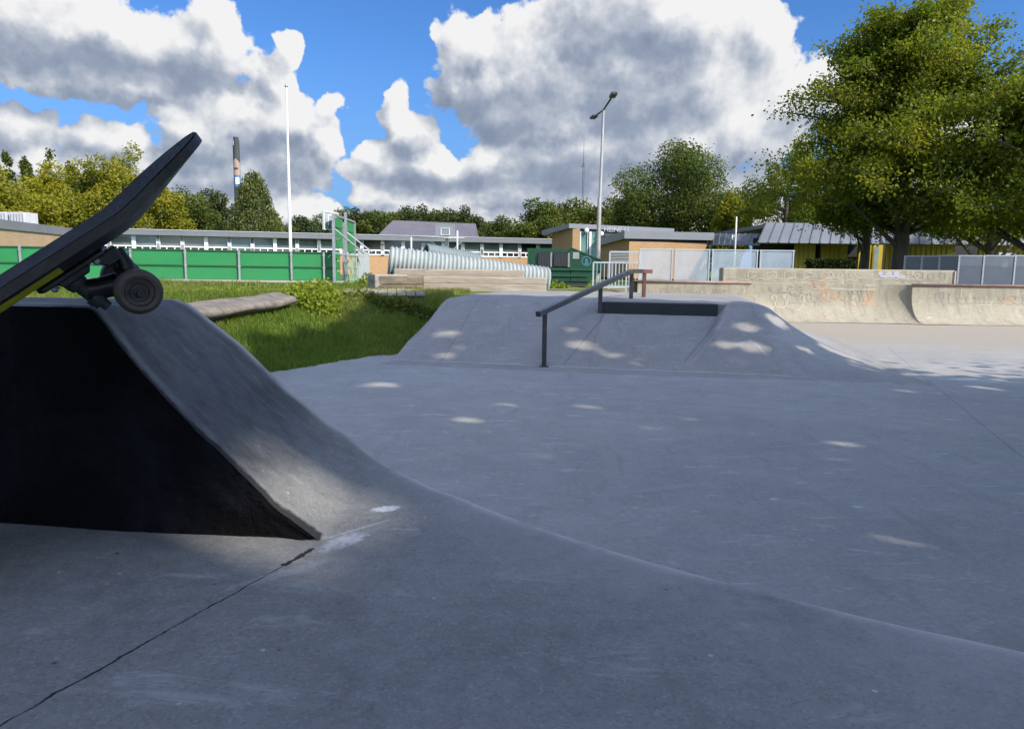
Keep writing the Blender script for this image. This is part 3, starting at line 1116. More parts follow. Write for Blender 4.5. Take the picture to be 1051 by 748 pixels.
def sweep(path, zlist, top, thick, mat, name, parent, Rr=0.62):
    """path: list of (point, normal, factor)"""
    mbb = MB()
    rings = []
    for p, n, f in path:
        p, n = Vector(p), Vector(n)
        rg = [p + n * (qp_off(z, Rr) * f) + Vector((0, 0, z + 0.005)) for z in zlist]
        rg.append(p - n * 0.06 + Vector((0, 0, top)))
        rg.append(p - n * thick + Vector((0, 0, top)))
        rg.append(p - n * thick + Vector((0, 0, -0.2)))
        rings.append(rg)
    m_ = len(rings[0])
    vsx = [v for rg in rings for v in rg]
    fsx = []
    for i in range(len(rings) - 1):
        for j in range(m_ - 1):
            fsx.append((i * m_ + j, (i + 1) * m_ + j, (i + 1) * m_ + j + 1, i * m_ + j + 1))
    mbb.add(vsx, fsx)
    o_ = mbb.build(name, mat, parent, smooth=True, auto=35)
    return o_


M_copeR = pm('red_brown_coping', (0.30, 0.19, 0.16), (0.22, 0.13, 0.105), 6, 0.6, 0.2, 40, grime=(0.3, 0.24, 0.2), gscale=3)
q1 = thing('quarter_pipe', 'pale sunlit concrete quarter pipe with a taller graffitied wall along its back', 'quarter pipe', (xa, QY, 0))
path = [((x, QY, 0), (0, -1, 0), 1.0) for x in np.linspace(xa, xb, 12)]
rc = gx(937, QY3) - xb
for k in range(1, 11):
    t = k / 10
    path.append(((xb + rc * math.sin(t * math.pi / 2) ** 0.8, QY - (QY - QY3 + 0.03) * (1 - math.cos(t * math.pi / 2)) ** 0.8, 0), (0, -1, 0), 1.0))
sweep(path, zs, ZC + 0.012, 1.0, M_wall, 'curved_face', q1)
mb = MB()
mb.tube([(xa, QY - 0.005, ZC + 0.005), (gx(772, QY), QY - 0.005, ZC + 0.005)], 0.03, 10)
mb.build('coping', M_copeR, q1, smooth=True)
# taller wall at the back
xw0, xw1 = gx(742, QY + 0.12), gx(981, QY + 0.12)
mb = MB()
mb.box(((xw0 + xw1) / 2, QY + 0.28, (1.155 + 0.3) / 2), (xw1 - xw0, 0.32, 1.155 - 0.3))
mb.build('back_wall', M_wall, q1, bevel=0.02)
M_lip = pm('pale_worn_lip', (0.46, 0.42, 0.34), (0.36, 0.33, 0.27), 8, 0.8)
mb = MB()
mb.box(((xw0 + xw1) / 2, QY + 0.28, 1.158), (xw1 - xw0 - 0.05, 0.30, 0.012))
mb.box((xw1 - 0.02, QY + 0.105, 1.0), (0.03, 0.03, 0.30))
mb.build('wall_lip', M_lip, q1)

xc = xb + rc
q3 = thing('quarter_pipe', 'pale concrete quarter pipe with red-brown coping before the dark screen panels', 'quarter pipe', (xc, QY3, 0))
path = [((x, QY3, 0), (0, -1, 0), 1.0) for x in np.linspace(xc + 0.003, 15.8, 16)]
sweep(path, zs, ZC + 0.012, 1.3, M_wall, 'curved_face', q3)
mb = MB()
mb.tube([(xc, QY3 - 0.01, ZC + 0.006), (15.8, QY3 - 0.01, ZC + 0.006)], 0.03, 10)
mb.build('coping', M_copeR, q3, smooth=True)
# graffiti: loose illegible spray scribbles, thin ribbons on the concrete
M_sp_or = pm('orange_spray', (0.42, 0.25, 0.14), (0.36, 0.255, 0.17), 20, 0.8)
M_sp_gr = pm('grey_spray', (0.23, 0.22, 0.185), (0.29, 0.27, 0.22), 20, 0.8)
M_sp_wh = pm('white_spray', (0.41, 0.38, 0.31), (0.35, 0.325, 0.255), 20, 0.8)
M_sp_bl = pm('lilac_spray', (0.38, 0.38, 0.52), (0.40, 0.38, 0.42), 20, 0.8)


def scribble(seed, yface, x0, z0, w_, h_, n, wd, flat=False, wig=1.0):
    rnd = random.Random(seed)
    pts2 = []
    loops = max(1, n / 5.0)
    ph, am = rnd.uniform(0, 6), [rnd.uniform(0.55, 1.0) for _ in range(40)]
    for i in range(n * 3):
        t = i / (n * 3 - 1)
        a = 2 * math.pi * loops * t + ph
        k = am[int(loops * t) % 40]
        pts2.append(Vector((x0 + w_ * t + k * 0.55 * w_ / loops * math.cos(a), z0 + h_ * 0.5 * k * math.sin(a + 0.5 * math.sin(3 * a + ph)) + 0.1 * h_ * rnd.uniform(-1, 1), 0)))
    c = resample(pts2, wd * 1.2)
    vs2, fs2 = [], []
    for i, p in enumerate(c):
        d = (c[min(i + 1, len(c) - 1)] - c[max(0, i - 1)])
        if d.length < 1e-6:
            d = Vector((1, 0, 0))
        d.normalize()
        nrm = Vector((-d.y, d.x, 0)) * (wd / 2 * (0.7 + 0.6 * rnd.random()))
        for s in (-1, 1):
            q_ = p + nrm * s
            z = min(max(q_.y, 0.1), 1.14)
            y = yface - i * 1.2e-5 - (0.004 if flat else qp_off(z - 0.005) + 0.005)
            vs2.append((q_.x, y, z))
        if i:
            k = 2 * i
            fs2.append((k - 2, k, k + 1, k - 1))
    return vs2, fs2


def graffiti(par, mat, items):
    for it in items:
        m_ = MB()
        m_.add(*scribble(*it))
        m_.build('graffiti', mat, par)


WY = QY + 0.12
graffiti(q1, M_sp_or, [(1, QY, gx(838, QY), 0.80, 0.28, 0.20, 9, 0.035), (2, QY, gx(845, QY), 0.55, 0.5, 0.22, 14, 0.03), (3, QY, gx(893, QY), 0.66, 0.30, 0.30, 12, 0.045), (4, QY, gx(880, QY), 0.48, 0.75, 0.24, 18, 0.035)])
graffiti(q1, M_sp_wh, [(5, WY, gx(760, WY), 1.0, 2.2, 0.2, 26, 0.025, True), (6, QY, gx(835, QY), 0.72, 1.5, 0.02, 8, 0.03), (7, WY, gx(880, WY), 1.02, 1.5, 0.18, 22, 0.022, True), (8, QY, gx(780, QY), 0.45, 1.0, 0.4, 16, 0.022), (9, QY, gx(898, QY), ZC - 0.02, 0.7, 0.015, 6, 0.035)])
graffiti(q1, M_sp_gr, [(10, WY, gx(752, WY), 0.98, 0.7, 0.18, 16, 0.02, True), (11, QY, gx(672, QY), 0.6, 1.5, 0.22, 26, 0.02), (12, WY, gx(800, WY), 1.0, 0.9, 0.16, 18, 0.018, True), (13, QY, gx(865, QY), 0.6, 0.6, 0.3, 14, 0.018)])
graffiti(q1, M_sp_bl, [(14, WY, gx(903, WY), 1.06, 0.5, 0.10, 14, 0.05, True)])
graffiti(q3, M_sp_gr, [(15, QY3, gx(960, QY3), 0.55, 0.35, 0.30, 12, 0.025), (16, QY3, gx(978, QY3), 0.52, 0.75, 0.22, 20, 0.025), (17, QY3, gx(1022, QY3), 0.52, 0.9, 0.22, 18, 0.022)])
graffiti(q3, M_sp_or, [(18, QY3, gx(1030, QY3), 0.55, 0.32, 0.16, 10, 0.03), (19, QY3, gx(985, QY3), 0.80, 0.12, 0.06, 5, 0.02)])
graffiti(q1, M_sp_gr, [(30, QY, gx(690, QY), 0.66, 0.7, 0.16, 14, 0.02), (31, QY, gx(722, QY), 0.58, 0.5, 0.2, 12, 0.022), (32, QY, gx(790, QY), 0.68, 0.8, 0.2, 18, 0.02), (33, QY, gx(815, QY), 0.5, 0.7, 0.25, 16, 0.02), (34, WY, gx(925, WY), 1.0, 1.0, 0.2, 20, 0.02, True)])
graffiti(q1, M_sp_wh, [(35, QY, gx(805, QY), 0.72, 0.6, 0.2, 14, 0.02), (36, WY, gx(845, WY), 1.0, 0.7, 0.2, 18, 0.02, True)])
graffiti(q1, M_sp_or, [(37, WY, gx(842, WY), 1.02, 0.25, 0.16, 8, 0.03, True), (38, QY, gx(905, QY) - 0.3, 0.5, 0.4, 0.2, 12, 0.03)])
graffiti(q3, M_sp_wh, [(20, QY3, gx(988, QY3), 0.66, 0.02, 0.2, 4, 0.03), (21, QY3, gx(1000, QY3), 0.45, 0.6, 0.1, 9, 0.02)])

# ------------------------------------------------------------------ low kerb block the board's back wheels stand on (left of the picture)
M_kerb = concrete('kerb_concrete', (0.16, 0.16, 0.16), (0.24, 0.24, 0.235), 0.6, 0.3, False)
mb = MB()
KT = 0.0
# ------------------------------------------------------------------ skateboard
W_ = Vector((-0.545, 0.84, 0.072)).normalized()
S_ = Vector((0.66, 0, 0.555))
S_.y = -(S_.x * W_.x + S_.z * W_.z) / W_.y
S_.normalize()
N_ = S_.cross(W_)
hub = at_y(142, 299, 0.87)
TW = 0.0915
ORG = hub - S_ * 0.18 + W_ * TW + N_ * 0.060


def bp(s, wv, n):
    return ORG + S_ * s + W_ * wv + N_ * n


sb = thing('skateboard', 'black skateboard with yellow underside leaning nose up on the dark ramp', 'skateboard', tuple(ORG))
HL, HW, TH = 0.362, 0.104, 0.0108


def deck_n(s):
    a = abs(s)
    k0 = 0.208
    if a < k0:
        return 0.0
    t = a - k0
    r = 0.14
    ang = R(18 if s > 0 else 20)
    if t < r * ang:
        return r * (1 - math.cos(t / r))
    return r * (1 - math.cos(ang)) + (t - r * ang) * math.tan(ang)


def half_w(s):
    a = abs(s)
    k = HL - 0.135
    if a < k:
        return HW
    t = (a - k) / 0.135
    return HW * math.sqrt(max(0.0, 1 - t ** 2.5)) + 0.0005


def conc(wf, s):
    fade = 1 - 0.55 * max(0, min(1, (abs(s) - 0.24) / 0.12))
    return 0.017 * (abs(wf) ** 2.0) * fade


ss = list(np.linspace(-HL, -HL + 0.06, 14)) + list(np.linspace(-HL + 0.07, HL - 0.07, 56)) + list(np.linspace(HL - 0.06, HL, 14))
wf = np.linspace(-1, 1, 17)


def sheet(n_off, shrink=0.0):
    g = []
    for s in ss:
        hw = max(0.0005, half_w(s) - shrink)
        g.append([bp(s * (1 - shrink / HL), a * hw, deck_n(s) + conc(a * hw / HW, s) + n_off) for a in wf])
    return g


top, bot = sheet(TH / 2), sheet(-TH / 2)
mb = MB()
ns, nw = len(ss), len(wf)
vsx = [p for r_ in bot for p in r_] + [p for r_ in top for p in r_]
mb.v = [tuple(p) for p in vsx]
OFF = ns * nw
for i in range(ns - 1):
    for j in range(nw - 1):
        a = i * nw + j
        sm = (ss[i] + ss[i + 1]) / 2
        mb.f.append((a, a + 1, a + nw + 1, a + nw))
        mb.mi.append(1 if (sm < 0.128 and abs(wf[j] + wf[j + 1]) / 2 < 0.93) else 0)
        mb.f.append((OFF + a, OFF + a + nw, OFF + a + nw + 1, OFF + a + 1))
        mb.mi.append(0)
    for j, sgn in ((0, 1), (nw - 1, -1)):
        a = i * nw + j
        mb.f.append((a, a + nw, OFF + a + nw, OFF + a))
        mb.mi.append(0)
for i in (0, ns - 1):
    for j in range(nw - 1):
        a = i * nw + j
        mb.f.append((a, a + 1, OFF + a + 1, OFF + a))
        mb.mi.append(0)
M_deckblk = pm('black_stained_maple', (0.016, 0.014, 0.016), (0.010, 0.009, 0.011), 30, 0.45, 0.1, 80, spec=0.4, grime=(0.05, 0.035, 0.03), gscale=14)
M_yel = pm('yellow_deck_print', (0.60, 0.56, 0.03), (0.46, 0.44, 0.02), 18, 0.4, 0.05, 60, grime=(0.10, 0.10, 0.03), gscale=9)
M_grip = pm('grip_tape', (0.030, 0.033, 0.042), (0.022, 0.024, 0.031), 25, 0.85, 0.6, 900, spec=0.35, grime=(0.05, 0.052, 0.06), gscale=11)
mb.build('board', [M_deckblk, M_yel], sb, smooth=True, auto=50)
gp = sheet(TH / 2 + 0.0012, 0.0015)
mb = MB()
mb.add([p for r_ in gp for p in r_], [(i * nw + j, (i + 1) * nw + j, (i + 1) * nw + j + 1, i * nw + j + 1) for i in range(ns - 1) for j in range(nw - 1)])
mb.build('grip_tape', M_grip, sb, smooth=True)
M_truck = pm('dark_truck_metal', (0.035, 0.036, 0.040), (0.02, 0.02, 0.023), 20, 0.42, 0.1, 60, metal=0.7, grime=(0.10, 0.09, 0.08), gscale=12)
M_bolt = pm('bright_bolt', (0.55, 0.55, 0.57), (0.40, 0.40, 0.42), 20, 0.3, metal=0.9)
M_bush = pm('bushing_rubber', (0.03, 0.035, 0.04), None, 10, 0.6)
M_wheel = pm('dirty_urethane', (0.060, 0.046, 0.038), (0.034, 0.027, 0.024), 24, 0.6, 0.15, 120, grime=(0.03, 0.027, 0.025), gscale=30)
M_core = pm('wheel_core', (0.022, 0.020, 0.020), None, 10, 0.5)
for sg in (1, -1):
    s0 = 0.18 * sg
    bn_ = -TH / 2
    mb = MB()
    # base plate with pivot cup block and kingpin seat; kingpin side faces the middle of the board
    mb.prism([bp(s0 - 0.040 * sg + a, b_, bn_ - 0.0005) for a, b_ in ((-0.041, -0.026), (0.041, -0.026), (0.046, 0), (0.041, 0.026), (-0.041, 0.026), (-0.046, 0))], N_ * -0.007)
    mb.prism([bp(s0 + 0.000 * sg + a, -0.014, bn_ - b_) for a, b_ in ((-0.02 * sg, 0.006), (0.016 * sg, 0.006), (0.012 * sg, 0.024), (-0.004 * sg, 0.024))], W_ * 0.028)
    mb.prism([bp(s0 - 0.048 * sg + a * sg, -0.018, bn_ - b_) for a, b_ in ((-0.018, 0.006), (0.03, 0.006), (0.022, 0.016), (-0.010, 0.016))], W_ * 0.036)
    bpl = mb.build('base_plate', M_truck, sb, bevel=0.002)
    for a in (-0.068, -0.012):
        for b_ in (-0.0205, 0.0205):
            mb = MB()
            mb.lathe(bp(s0 + a * sg, b_, bn_ - 0.0075), -N_, [(0.0045, 0), (0.0045, 0.004), (0.002, 0.0065)], 8)
            mb.build('bolt', M_bolt, bpl, smooth=True, auto=30)
    # hanger: tapered wings around the axle with a nose to the pivot and a ring round the kingpin
    mb = MB()
    AX = -0.060
    prof = [(-0.066, 0.0085), (-0.05, 0.0095), (-0.03, 0.012), (-0.012, 0.017), (0, 0.019), (0.012, 0.017), (0.03, 0.012), (0.05, 0.0095), (0.066, 0.0085)]
    mb.tube([bp(s0, a, AX + 0.3 * (r_ - 0.0085)) for a, r_ in prof], [r_ for a, r_ in prof], 14)
    mb.tube([bp(s0, 0, AX + 0.004), bp(s0 + 0.012 * sg, 0, AX + 0.022), bp(s0 + 0.016 * sg, 0, bn_ - 0.012)], [0.016, 0.010, 0.007], 10)
    mb.tube([bp(s0 - 0.006 * sg, 0, AX + 0.006), bp(s0 - 0.03 * sg, 0, AX + 0.015), bp(s0 - 0.043 * sg, 0, AX + 0.022)], [0.015, 0.0135, 0.0135], 12)
    for wg in (-1, 1):
        mb.prism([bp(s0 - 0.004, wg * 0.016, AX + 0.010), bp(s0 - 0.004, wg * 0.058, AX + 0.006), bp(s0 - 0.004, wg * 0.016, AX + 0.027)], S_ * 0.008)
    mb.build('hanger', M_truck, sb, smooth=True, auto=40)
    mb = MB()
    kp0, kd = bp(s0 - 0.048 * sg, 0, bn_ - 0.012), (bp(s0 - 0.040 * sg, 0, AX + 0.006) - bp(s0 - 0.048 * sg, 0, bn_ - 0.012)).normalized()
    mb.lathe(kp0, kd, [(0.013, 0.000), (0.0135, 0.006), (0.012, 0.013), (0.0095, 0.014), (0.0095, 0.030), (0.0115, 0.031), (0.0125, 0.036), (0.0105, 0.042), (0.011, 0.0425), (0.011, 0.044), (0.0065, 0.0445), (0.0065, 0.052), (0.004, 0.053)], 14)
    mb.build('kingpin', M_bush, sb, smooth=True, auto=40)
    mb = MB()
    mb.tube([bp(s0, -0.118, AX), bp(s0, 0.118, AX)], 0.004, 10)
    mb.build('axle', M_truck, sb, smooth=True, auto=40)
    for wg in (-1, 1):
        c0 = bp(s0, wg * TW, AX)
        ax = W_ * wg
        mb = MB()
        rr = 0.0258
        mb.lathe(c0, ax, [(0.0110, -0.012), (0.018, -0.016), (rr - 0.004, -0.0165), (rr - 0.001, -0.013), (rr, -0.009), (rr, 0.009), (rr - 0.001, 0.013), (rr - 0.005, 0.0168), (0.0195, 0.0168), (0.0165, 0.0155), (0.0155, 0.011), (0.0112, 0.010), (0.0110, 0.002)], 40, closed=True)
        wh = mb.build('wheel', M_wheel, sb, smooth=True, auto=35)
        mb = MB()
        mb.lathe(c0, ax, [(0.0111, 0.0), (0.0111, 0.0092), (0.0102, 0.0098), (0.0075, 0.0092), (0.0052, 0.0098), (0.0048, 0.009)], 28)
        mb.build('bearing', M_core, wh, smooth=True, auto=30)
        mb = MB()
        mb.lathe(c0, ax, [(0.0063, 0.0095), (0.0063, 0.016), (0.0045, 0.0175), (0.004, 0.0195)], 6)
        mb.build('axle_nut', M_truck, wh)

rear = [bp(-0.18, wg * TW, -0.060) for wg in (-1, 1)]
low = min(p.z for p in rear) - 0.0258 * math.sqrt(1 - W_.z ** 2)
print('rear hubs', rear, 'kerb top', low, 'front far', bp(0.18, TW, -0.06), 'ramp top', RTOP)
kb = MB()
kb.box((-1.0, 0.74, (low + PZ) / 2 - 0.02), (0.62, 0.28, low - PZ + 0.04), rz=R(-12))
kbo = kb.build('kerb_block', M_kerb, bevel=0.012, bseg=3)
tag(kbo, 'low grey concrete kerb block under the back wheels of the skateboard', 'kerb block')
# ------------------------------------------------------------------ materials of the surroundings
M_galv = pm('galvanised_steel', (0.42, 0.43, 0.44), (0.30, 0.31, 0.33), 8, 0.45, metal=0.5)
M_green1 = pm('green_board', (0.026, 0.22, 0.070), (0.020, 0.185, 0.056), 0.8, 0.45, spec=0.4, grime=(0.05, 0.20, 0.07), gscale=1.2)
M_green_dk = pm('green_rail', (0.010, 0.075, 0.024), None, 2, 0.5)
M_conc_plain = pm('plain_concrete', (0.36, 0.35, 0.33), (0.28, 0.275, 0.26), 3, 0.85, 0.3, 30)
M_white = pm('white_paint', (0.78, 0.79, 0.80), (0.70, 0.71, 0.72), 3, 0.5)
M_fascia = pm('grey_fascia', (0.16, 0.17, 0.185), (0.13, 0.14, 0.155), 0.8, 0.5, spec=0.4)
M_roofgrey = pm('grey_roof_sheet', (0.20, 0.215, 0.24), (0.17, 0.18, 0.20), 0.7, 0.5)
M_zinc = pm('zinc_sheet', (0.20, 0.215, 0.23), (0.135, 0.15, 0.165), 0.6, 0.45, metal=0.25, grime=(0.14, 0.15, 0.16), gscale=0.5)
M_darkvoid = pm('dark_opening', (0.012, 0.012, 0.013), None, 2, 0.6)
M_blackmetal = pm('dark_metal', (0.05, 0.05, 0.055), None, 6, 0.5, metal=0.3)


def brick(name, c1, c2, mortar, sx=1.0):
    m, nb, b = new_mat(name)
    tc = nb.new('ShaderNodeTexCoord').outputs['Object']
    s = nb.sep(tc)
    br = nb.new('ShaderNodeTexBrick')
    nb.put(br.inputs['Vector'], nb.comb(nb.m('ADD', s[0], s[1]), s[2], 0))
    nb.put(br.inputs['Color1'], c1)
    nb.put(br.inputs['Color2'], c2)
    nb.put(br.inputs['Mortar'], mortar)
    br.inputs['Scale'].default_value = 1.0
    br.inputs['Mortar Size'].default_value = 0.008
    br.inputs['Brick Width'].default_value = 0.24
    br.inputs['Row Height'].default_value = 0.067
    n = nb.noise(tc, 0.8, 6, 0.65)
    col = nb.mix(nb.mr(n, 0.35, 0.7, 0, 0.35), br.outputs[0], tuple(x * 0.55 for x in c1))
    nb.put(b.inputs['Base Color'], col)
    b.inputs['Roughness'].default_value = 0.85
    return m


M_brick = brick('yellow_brick', (0.46, 0.26, 0.105), (0.38, 0.205, 0.08), (0.36, 0.30, 0.22))
M_brick2 = brick('pale_yellow_brick', (0.40, 0.27, 0.145), (0.34, 0.22, 0.11), (0.36, 0.31, 0.24))


def glass(name, c, rough=0.08):
    m, nb, b = new_mat(name)
    tc = nb.new('ShaderNodeTexCoord').outputs['Object']
    n = nb.noise(tc, 0.9, 3, 0.5)
    nb.put(b.inputs['Base Color'], nb.mix(nb.mr(n, 0.35, 0.65), c, tuple(x * 0.55 for x in c)))
    b.inputs['Roughness'].default_value = rough
    b.inputs['Specular IOR Level'].default_value = 0.7
    return m


M_glass = glass('window_glass', (0.135, 0.165, 0.15))
M_glass_dk = glass('dark_window_glass', (0.022, 0.026, 0.025))
M_glass_gr = glass('green_tinted_glass', (0.20, 0.36, 0.31))


def lay(px, y):
    return Vector((gx(px, y), y, 0))


# ------------------------------------------------------------------ green pitch boards
GF0, GF1 = lay(-60, 24.0), lay(346, 26.6)
zf0, zf1 = at_y(25, 285.5, 24.5).z, at_y(333, 289.5, 26.5).z
fe = thing('pitch_board_fence', 'long low green board fence with grey steel posts around the ball pitch', 'fence', tuple(GF0))
fd = (GF1 - GF0)
fn = Vector((fd.y, -fd.x, 0)).normalized()          # towards the camera


def fpt(t, z, off=0.0):
    p = GF0 + fd * t + fn * off
    return Vector((p.x, p.y, zf0 + (zf1 - zf0) * t + z))


def t_of(px):
    lo, hi = -0.2, 1.2
    for _ in range(50):
        m = (lo + hi) / 2
        p = GF0 + fd * m
        if p.x / p.y < (px - CX) / FPX * 1.0:
            lo = m
        else:
            hi = m
    return lo


cols = [-29, 25, 81, 137, 192.5, 247, 300, 333]
FH = 1.04
tp = [t_of(c) for c in cols] + [1.0]
for i in range(len(tp) - 1):
    mb = MB()
    for z0, z1 in ((0.06, 0.495), (0.505, FH - 0.02)):
        mb.prism([fpt(tp[i], z0), fpt(tp[i + 1], z0), fpt(tp[i + 1], z1), fpt(tp[i], z1)], fn * -0.05)
    mb.build('board_panel', M_green1, fe)
for i in range(len(tp) - 1):
    for z in (0.025, 0.505, FH - 0.015):
        mb = MB()
        mb.bar(fpt(tp[i], z, 0.012), fpt(tp[i + 1], z, 0.012), 0.04, 0.05)
        mb.build('rail', M_green_dk, fe)
for t in tp[:-1]:
    mb = MB()
    mb.bar(fpt(t, -0.05, 0.06), fpt(t, FH + 0.02, 0.06), 0.06, 0.07, up=fn)
    for z in (0.50, 0.95):
        mb.bar(fpt(t - 0.004, z, 0.06), fpt(t + 0.004, z, 0.06), 0.05, 0.05)
    mb.build('post', M_galv, fe)
mb = MB()
mb.prism([fpt(-0.02, -0.15, 0.30), fpt(1.02, -0.15, 0.30), fpt(1.02, -0.15, -0.25), fpt(-0.02, -0.15, -0.25)], (0, 0, 0.19))
o = mb.build('kerb', M_conc_plain)
tag(o, 'pale concrete kerb strip along the foot of the green boards', kind='structure')

# ------------------------------------------------------------------ green goal end with basketball backboard seen from the side
gy = 26.2
G0 = lay(343, gy)
gzb = at_y(345, 290.5, gy).z
goal = thing('goal_end', 'tall green goal end of the ball pitch with grey frame and backboard', 'sports goal', (G0.x, G0.y, gzb))
gd = (lay(364, gy + 4.2) - G0)
gL = gd.length
gdn = gd.normalized()
gn = Vector((gdn.y, -gdn.x, 0))
ztop = at_y(345, 222, gy).z - gzb


def gp_(l, z, off=0):
    p = G0 + gdn * l + gn * off
    return Vector((p.x, p.y, gzb + z))


def slat_panel(mb_, l0, l1, z0, z1, n):
    h = (z1 - z0) / n
    for i in range(n):
        mb_.prism([gp_(l0, z0 + i * h + 0.02), gp_(l1, z0 + i * h + 0.02), gp_(l1, z0 + (i + 1) * h - 0.02), gp_(l0, z0 + (i + 1) * h - 0.02)], gn * -0.03)


for l0, l1, z0, z1, n in ((0.10, 1.75, 1.2, ztop, 3), (2.45, gL, 1.1, ztop + 0.0, 3), (0.05, 1.1, 0.05, 1.15, 3)):
    mb = MB()
    slat_panel(mb, l0, l1, z0, z1, n)
    mb.build('green_panel', M_green1, goal)
mb = MB()
for l, zt in ((0.0, ztop + 0.06), (1.85, ztop - 0.1), (2.35, ztop + 0.3), (gL + 0.1, ztop + 0.06)):
    mb.bar(gp_(l, -0.1), gp_(l, zt), 0.09, 0.09, up=gdn)
mb.bar(gp_(0, ztop + 0.06), gp_(1.85, ztop + 0.06), 0.07, 0.07)
mb.bar(gp_(2.35, ztop + 0.06), gp_(gL + 0.1, ztop + 0.06), 0.07, 0.07)
mb.bar(gp_(0.0, 1.05, 0.0), gp_(1.0, 0.95, 0.9), 0.05, 0.05)
mb.bar(gp_(0.0, 1.9, 0.0), gp_(1.0, 1.05, 0.9), 0.05, 0.05)
mb.bar(gp_(2.3, 1.05, 0.0), gp_(1.0, 0.95, 0.9), 0.05, 0.05)
mb.bar(gp_(2.35, 1.9, 0.0), gp_(2.9, 1.15, 0.9), 0.05, 0.05)
mb.build('steel_frame', M_galv, goal)
mb = MB()
for k in range(7):
    mb.bar(gp_(1.2 + 0.35 * k, 0.0, 0.35), gp_(1.2 + 0.35 * k, 1.02, 0.25), 0.03, 0.03)
for z in (0.1, 0.55, 1.0):
    mb.bar(gp_(1.2, z, 0.3), gp_(3.3, z, 0.3), 0.03, 0.03)
mb.build('goal_bars', pm('pale_green_bars', (0.33, 0.50, 0.38), None, 3, 0.5), goal)
mb = MB()
mb.prism([gp_(3.2, 0.0, 0.30), gp_(gL + 0.6, 0.0, 0.5), gp_(gL + 0.35, 1.15, 0.5), gp_(3.2, 1.25, 0.30)], gn * 0.04)
mb.build('side_plate', pm('grey_plate', (0.40, 0.42, 0.44), (0.34, 0.36, 0.38), 3, 0.5), goal)
# backboard standing before the panels on the pitch side (left), seen almost edge-on
bc = gp_(1.2, ztop - 0.15, -1.15)
bb = MB()
bcz = at_y(337, 227, gy + 0.6).z
M_bb = pm('grey_backboard', (0.42, 0.45, 0.47), (0.36, 0.385, 0.41), 3, 0.4)
bd = (lay(346, gy + 1.2) - lay(333.5, gy + 0.2)).normalized()
bcn = lay(339.5, gy + 0.7)
hw_, hh_ = 0.62, 0.33
bb.prism([(bcn.x - bd.x * hw_, bcn.y - bd.y * hw_, bcz - hh_ * 1.0), (bcn.x + bd.x * hw_, bcn.y + bd.y * hw_, bcz - hh_), (bcn.x + bd.x * hw_, bcn.y + bd.y * hw_, bcz + hh_), (bcn.x - bd.x * hw_, bcn.y - bd.y * hw_, bcz + hh_)], Vector((bd.y, -bd.x, 0)) * 0.05)
bb.build('backboard', M_bb, goal)
bb = MB()
for (a0, z0, a1, z1) in ((-0.24, -0.16, 0.24, -0.16), (-0.24, 0.2, 0.24, 0.2), (-0.24, -0.16, -0.24, 0.2), (0.24, -0.16, 0.24, 0.2), (-0.6, -0.31, 0.6, -0.31), (-0.6, 0.31, 0.6, 0.31), (-0.6, -0.31, -0.6, 0.31), (0.6, -0.31, 0.6, 0.31)):
    o_ = Vector((bd.y, -bd.x, 0)) * 0.055
    bb.bar(Vector((bcn.x, bcn.y, bcz)) + bd * a0 + o_ + Vector((0, 0, z0)), Vector((bcn.x, bcn.y, bcz)) + bd * a1 + o_ + Vector((0, 0, z1)), 0.03, 0.03)
bb.build('target_lines', M_white, goal)
bb = MB()
bb.bar((bcn.x, bcn.y, bcz), gp_(1.9, ztop - 0.25), 0.08, 0.08)
bb.build('arm', M_galv, goal)

# ------------------------------------------------------------------ basketball stand further back
by = 36.0
bp0 = lay(457, by)
bgz = 0.6
hoop = thing('basketball_stand', 'clear basketball backboard on a grey cantilever post above the pipes', 'basketball hoop', (bp0.x, bp0.y, bgz))
c = at_y(457, 237, by)
mb = MB()
fw, fhh = 0.44, 0.30
for a0, z0, a1, z1 in ((-fw, -fhh, fw, -fhh), (-fw, fhh, fw, fhh), (-fw, -fhh, -fw, fhh), (fw, -fhh, fw, fhh)):
    mb.bar((c.x + a0, c.y, c.z + z0), (c.x + a1, c.y, c.z + z1), 0.035, 0.035)
mb.build('board_frame', M_galv, hoop)
m, nb, b = new_mat('clear_board')
b.inputs['Base Color'].default_value = (0.30, 0.32, 0.35, 1)
b.inputs['Alpha'].default_value = 0.55
b.inputs['Roughness'].default_value = 0.2
mb = MB()
mb.box((c.x, c.y, c.z), (2 * fw - 0.04, 0.02, 2 * fhh - 0.04))
mb.build('backboard', m, hoop)
mb = MB()
for a0, z0, a1, z1 in ((-0.2, -0.2, 0.2, -0.2), (-0.2, 0.12, 0.2, 0.12), (-0.2, -0.2, -0.2, 0.12), (0.2, -0.2, 0.2, 0.12)):
    mb.bar((c.x + a0, c.y - 0.02, c.z + z0), (c.x + a1, c.y - 0.02, c.z + z1), 0.035, 0.02)
mb.build('target_square', M_white, hoop)
mb = MB()
mb.bar((c.x + 0.05, c.y + 0.5, bgz), (c.x + 0.05, c.y + 0.35, c.z - 0.1), 0.16, 0.16)
mb.bar((c.x + 0.05, c.y + 0.35, c.z - 0.15), (c.x, c.y, c.z - 0.15), 0.1, 0.1)
for s, zz in ((-1, -0.35), (1, -0.55)):
    p = at_y(457 + s * 17, 246 if s < 0 else 247, by)
    mb.bar((c.x + 0.05, c.y + 0.4, 1.65), (p.x, p.y + 0.4, p.z), 0.05, 0.05)
mb.build('post', M_galv, hoop)
mb = MB()
mb.lathe((c.x, c.y - 0.25, c.z - 0.26), (0, 0, 1), [(0.22, 0), (0.24, 0.01), (0.22, 0.02)], 18, closed=True)
mb.build('ring', pm('rust_ring', (0.20, 0.08, 0.05), None, 3, 0.6), hoop)

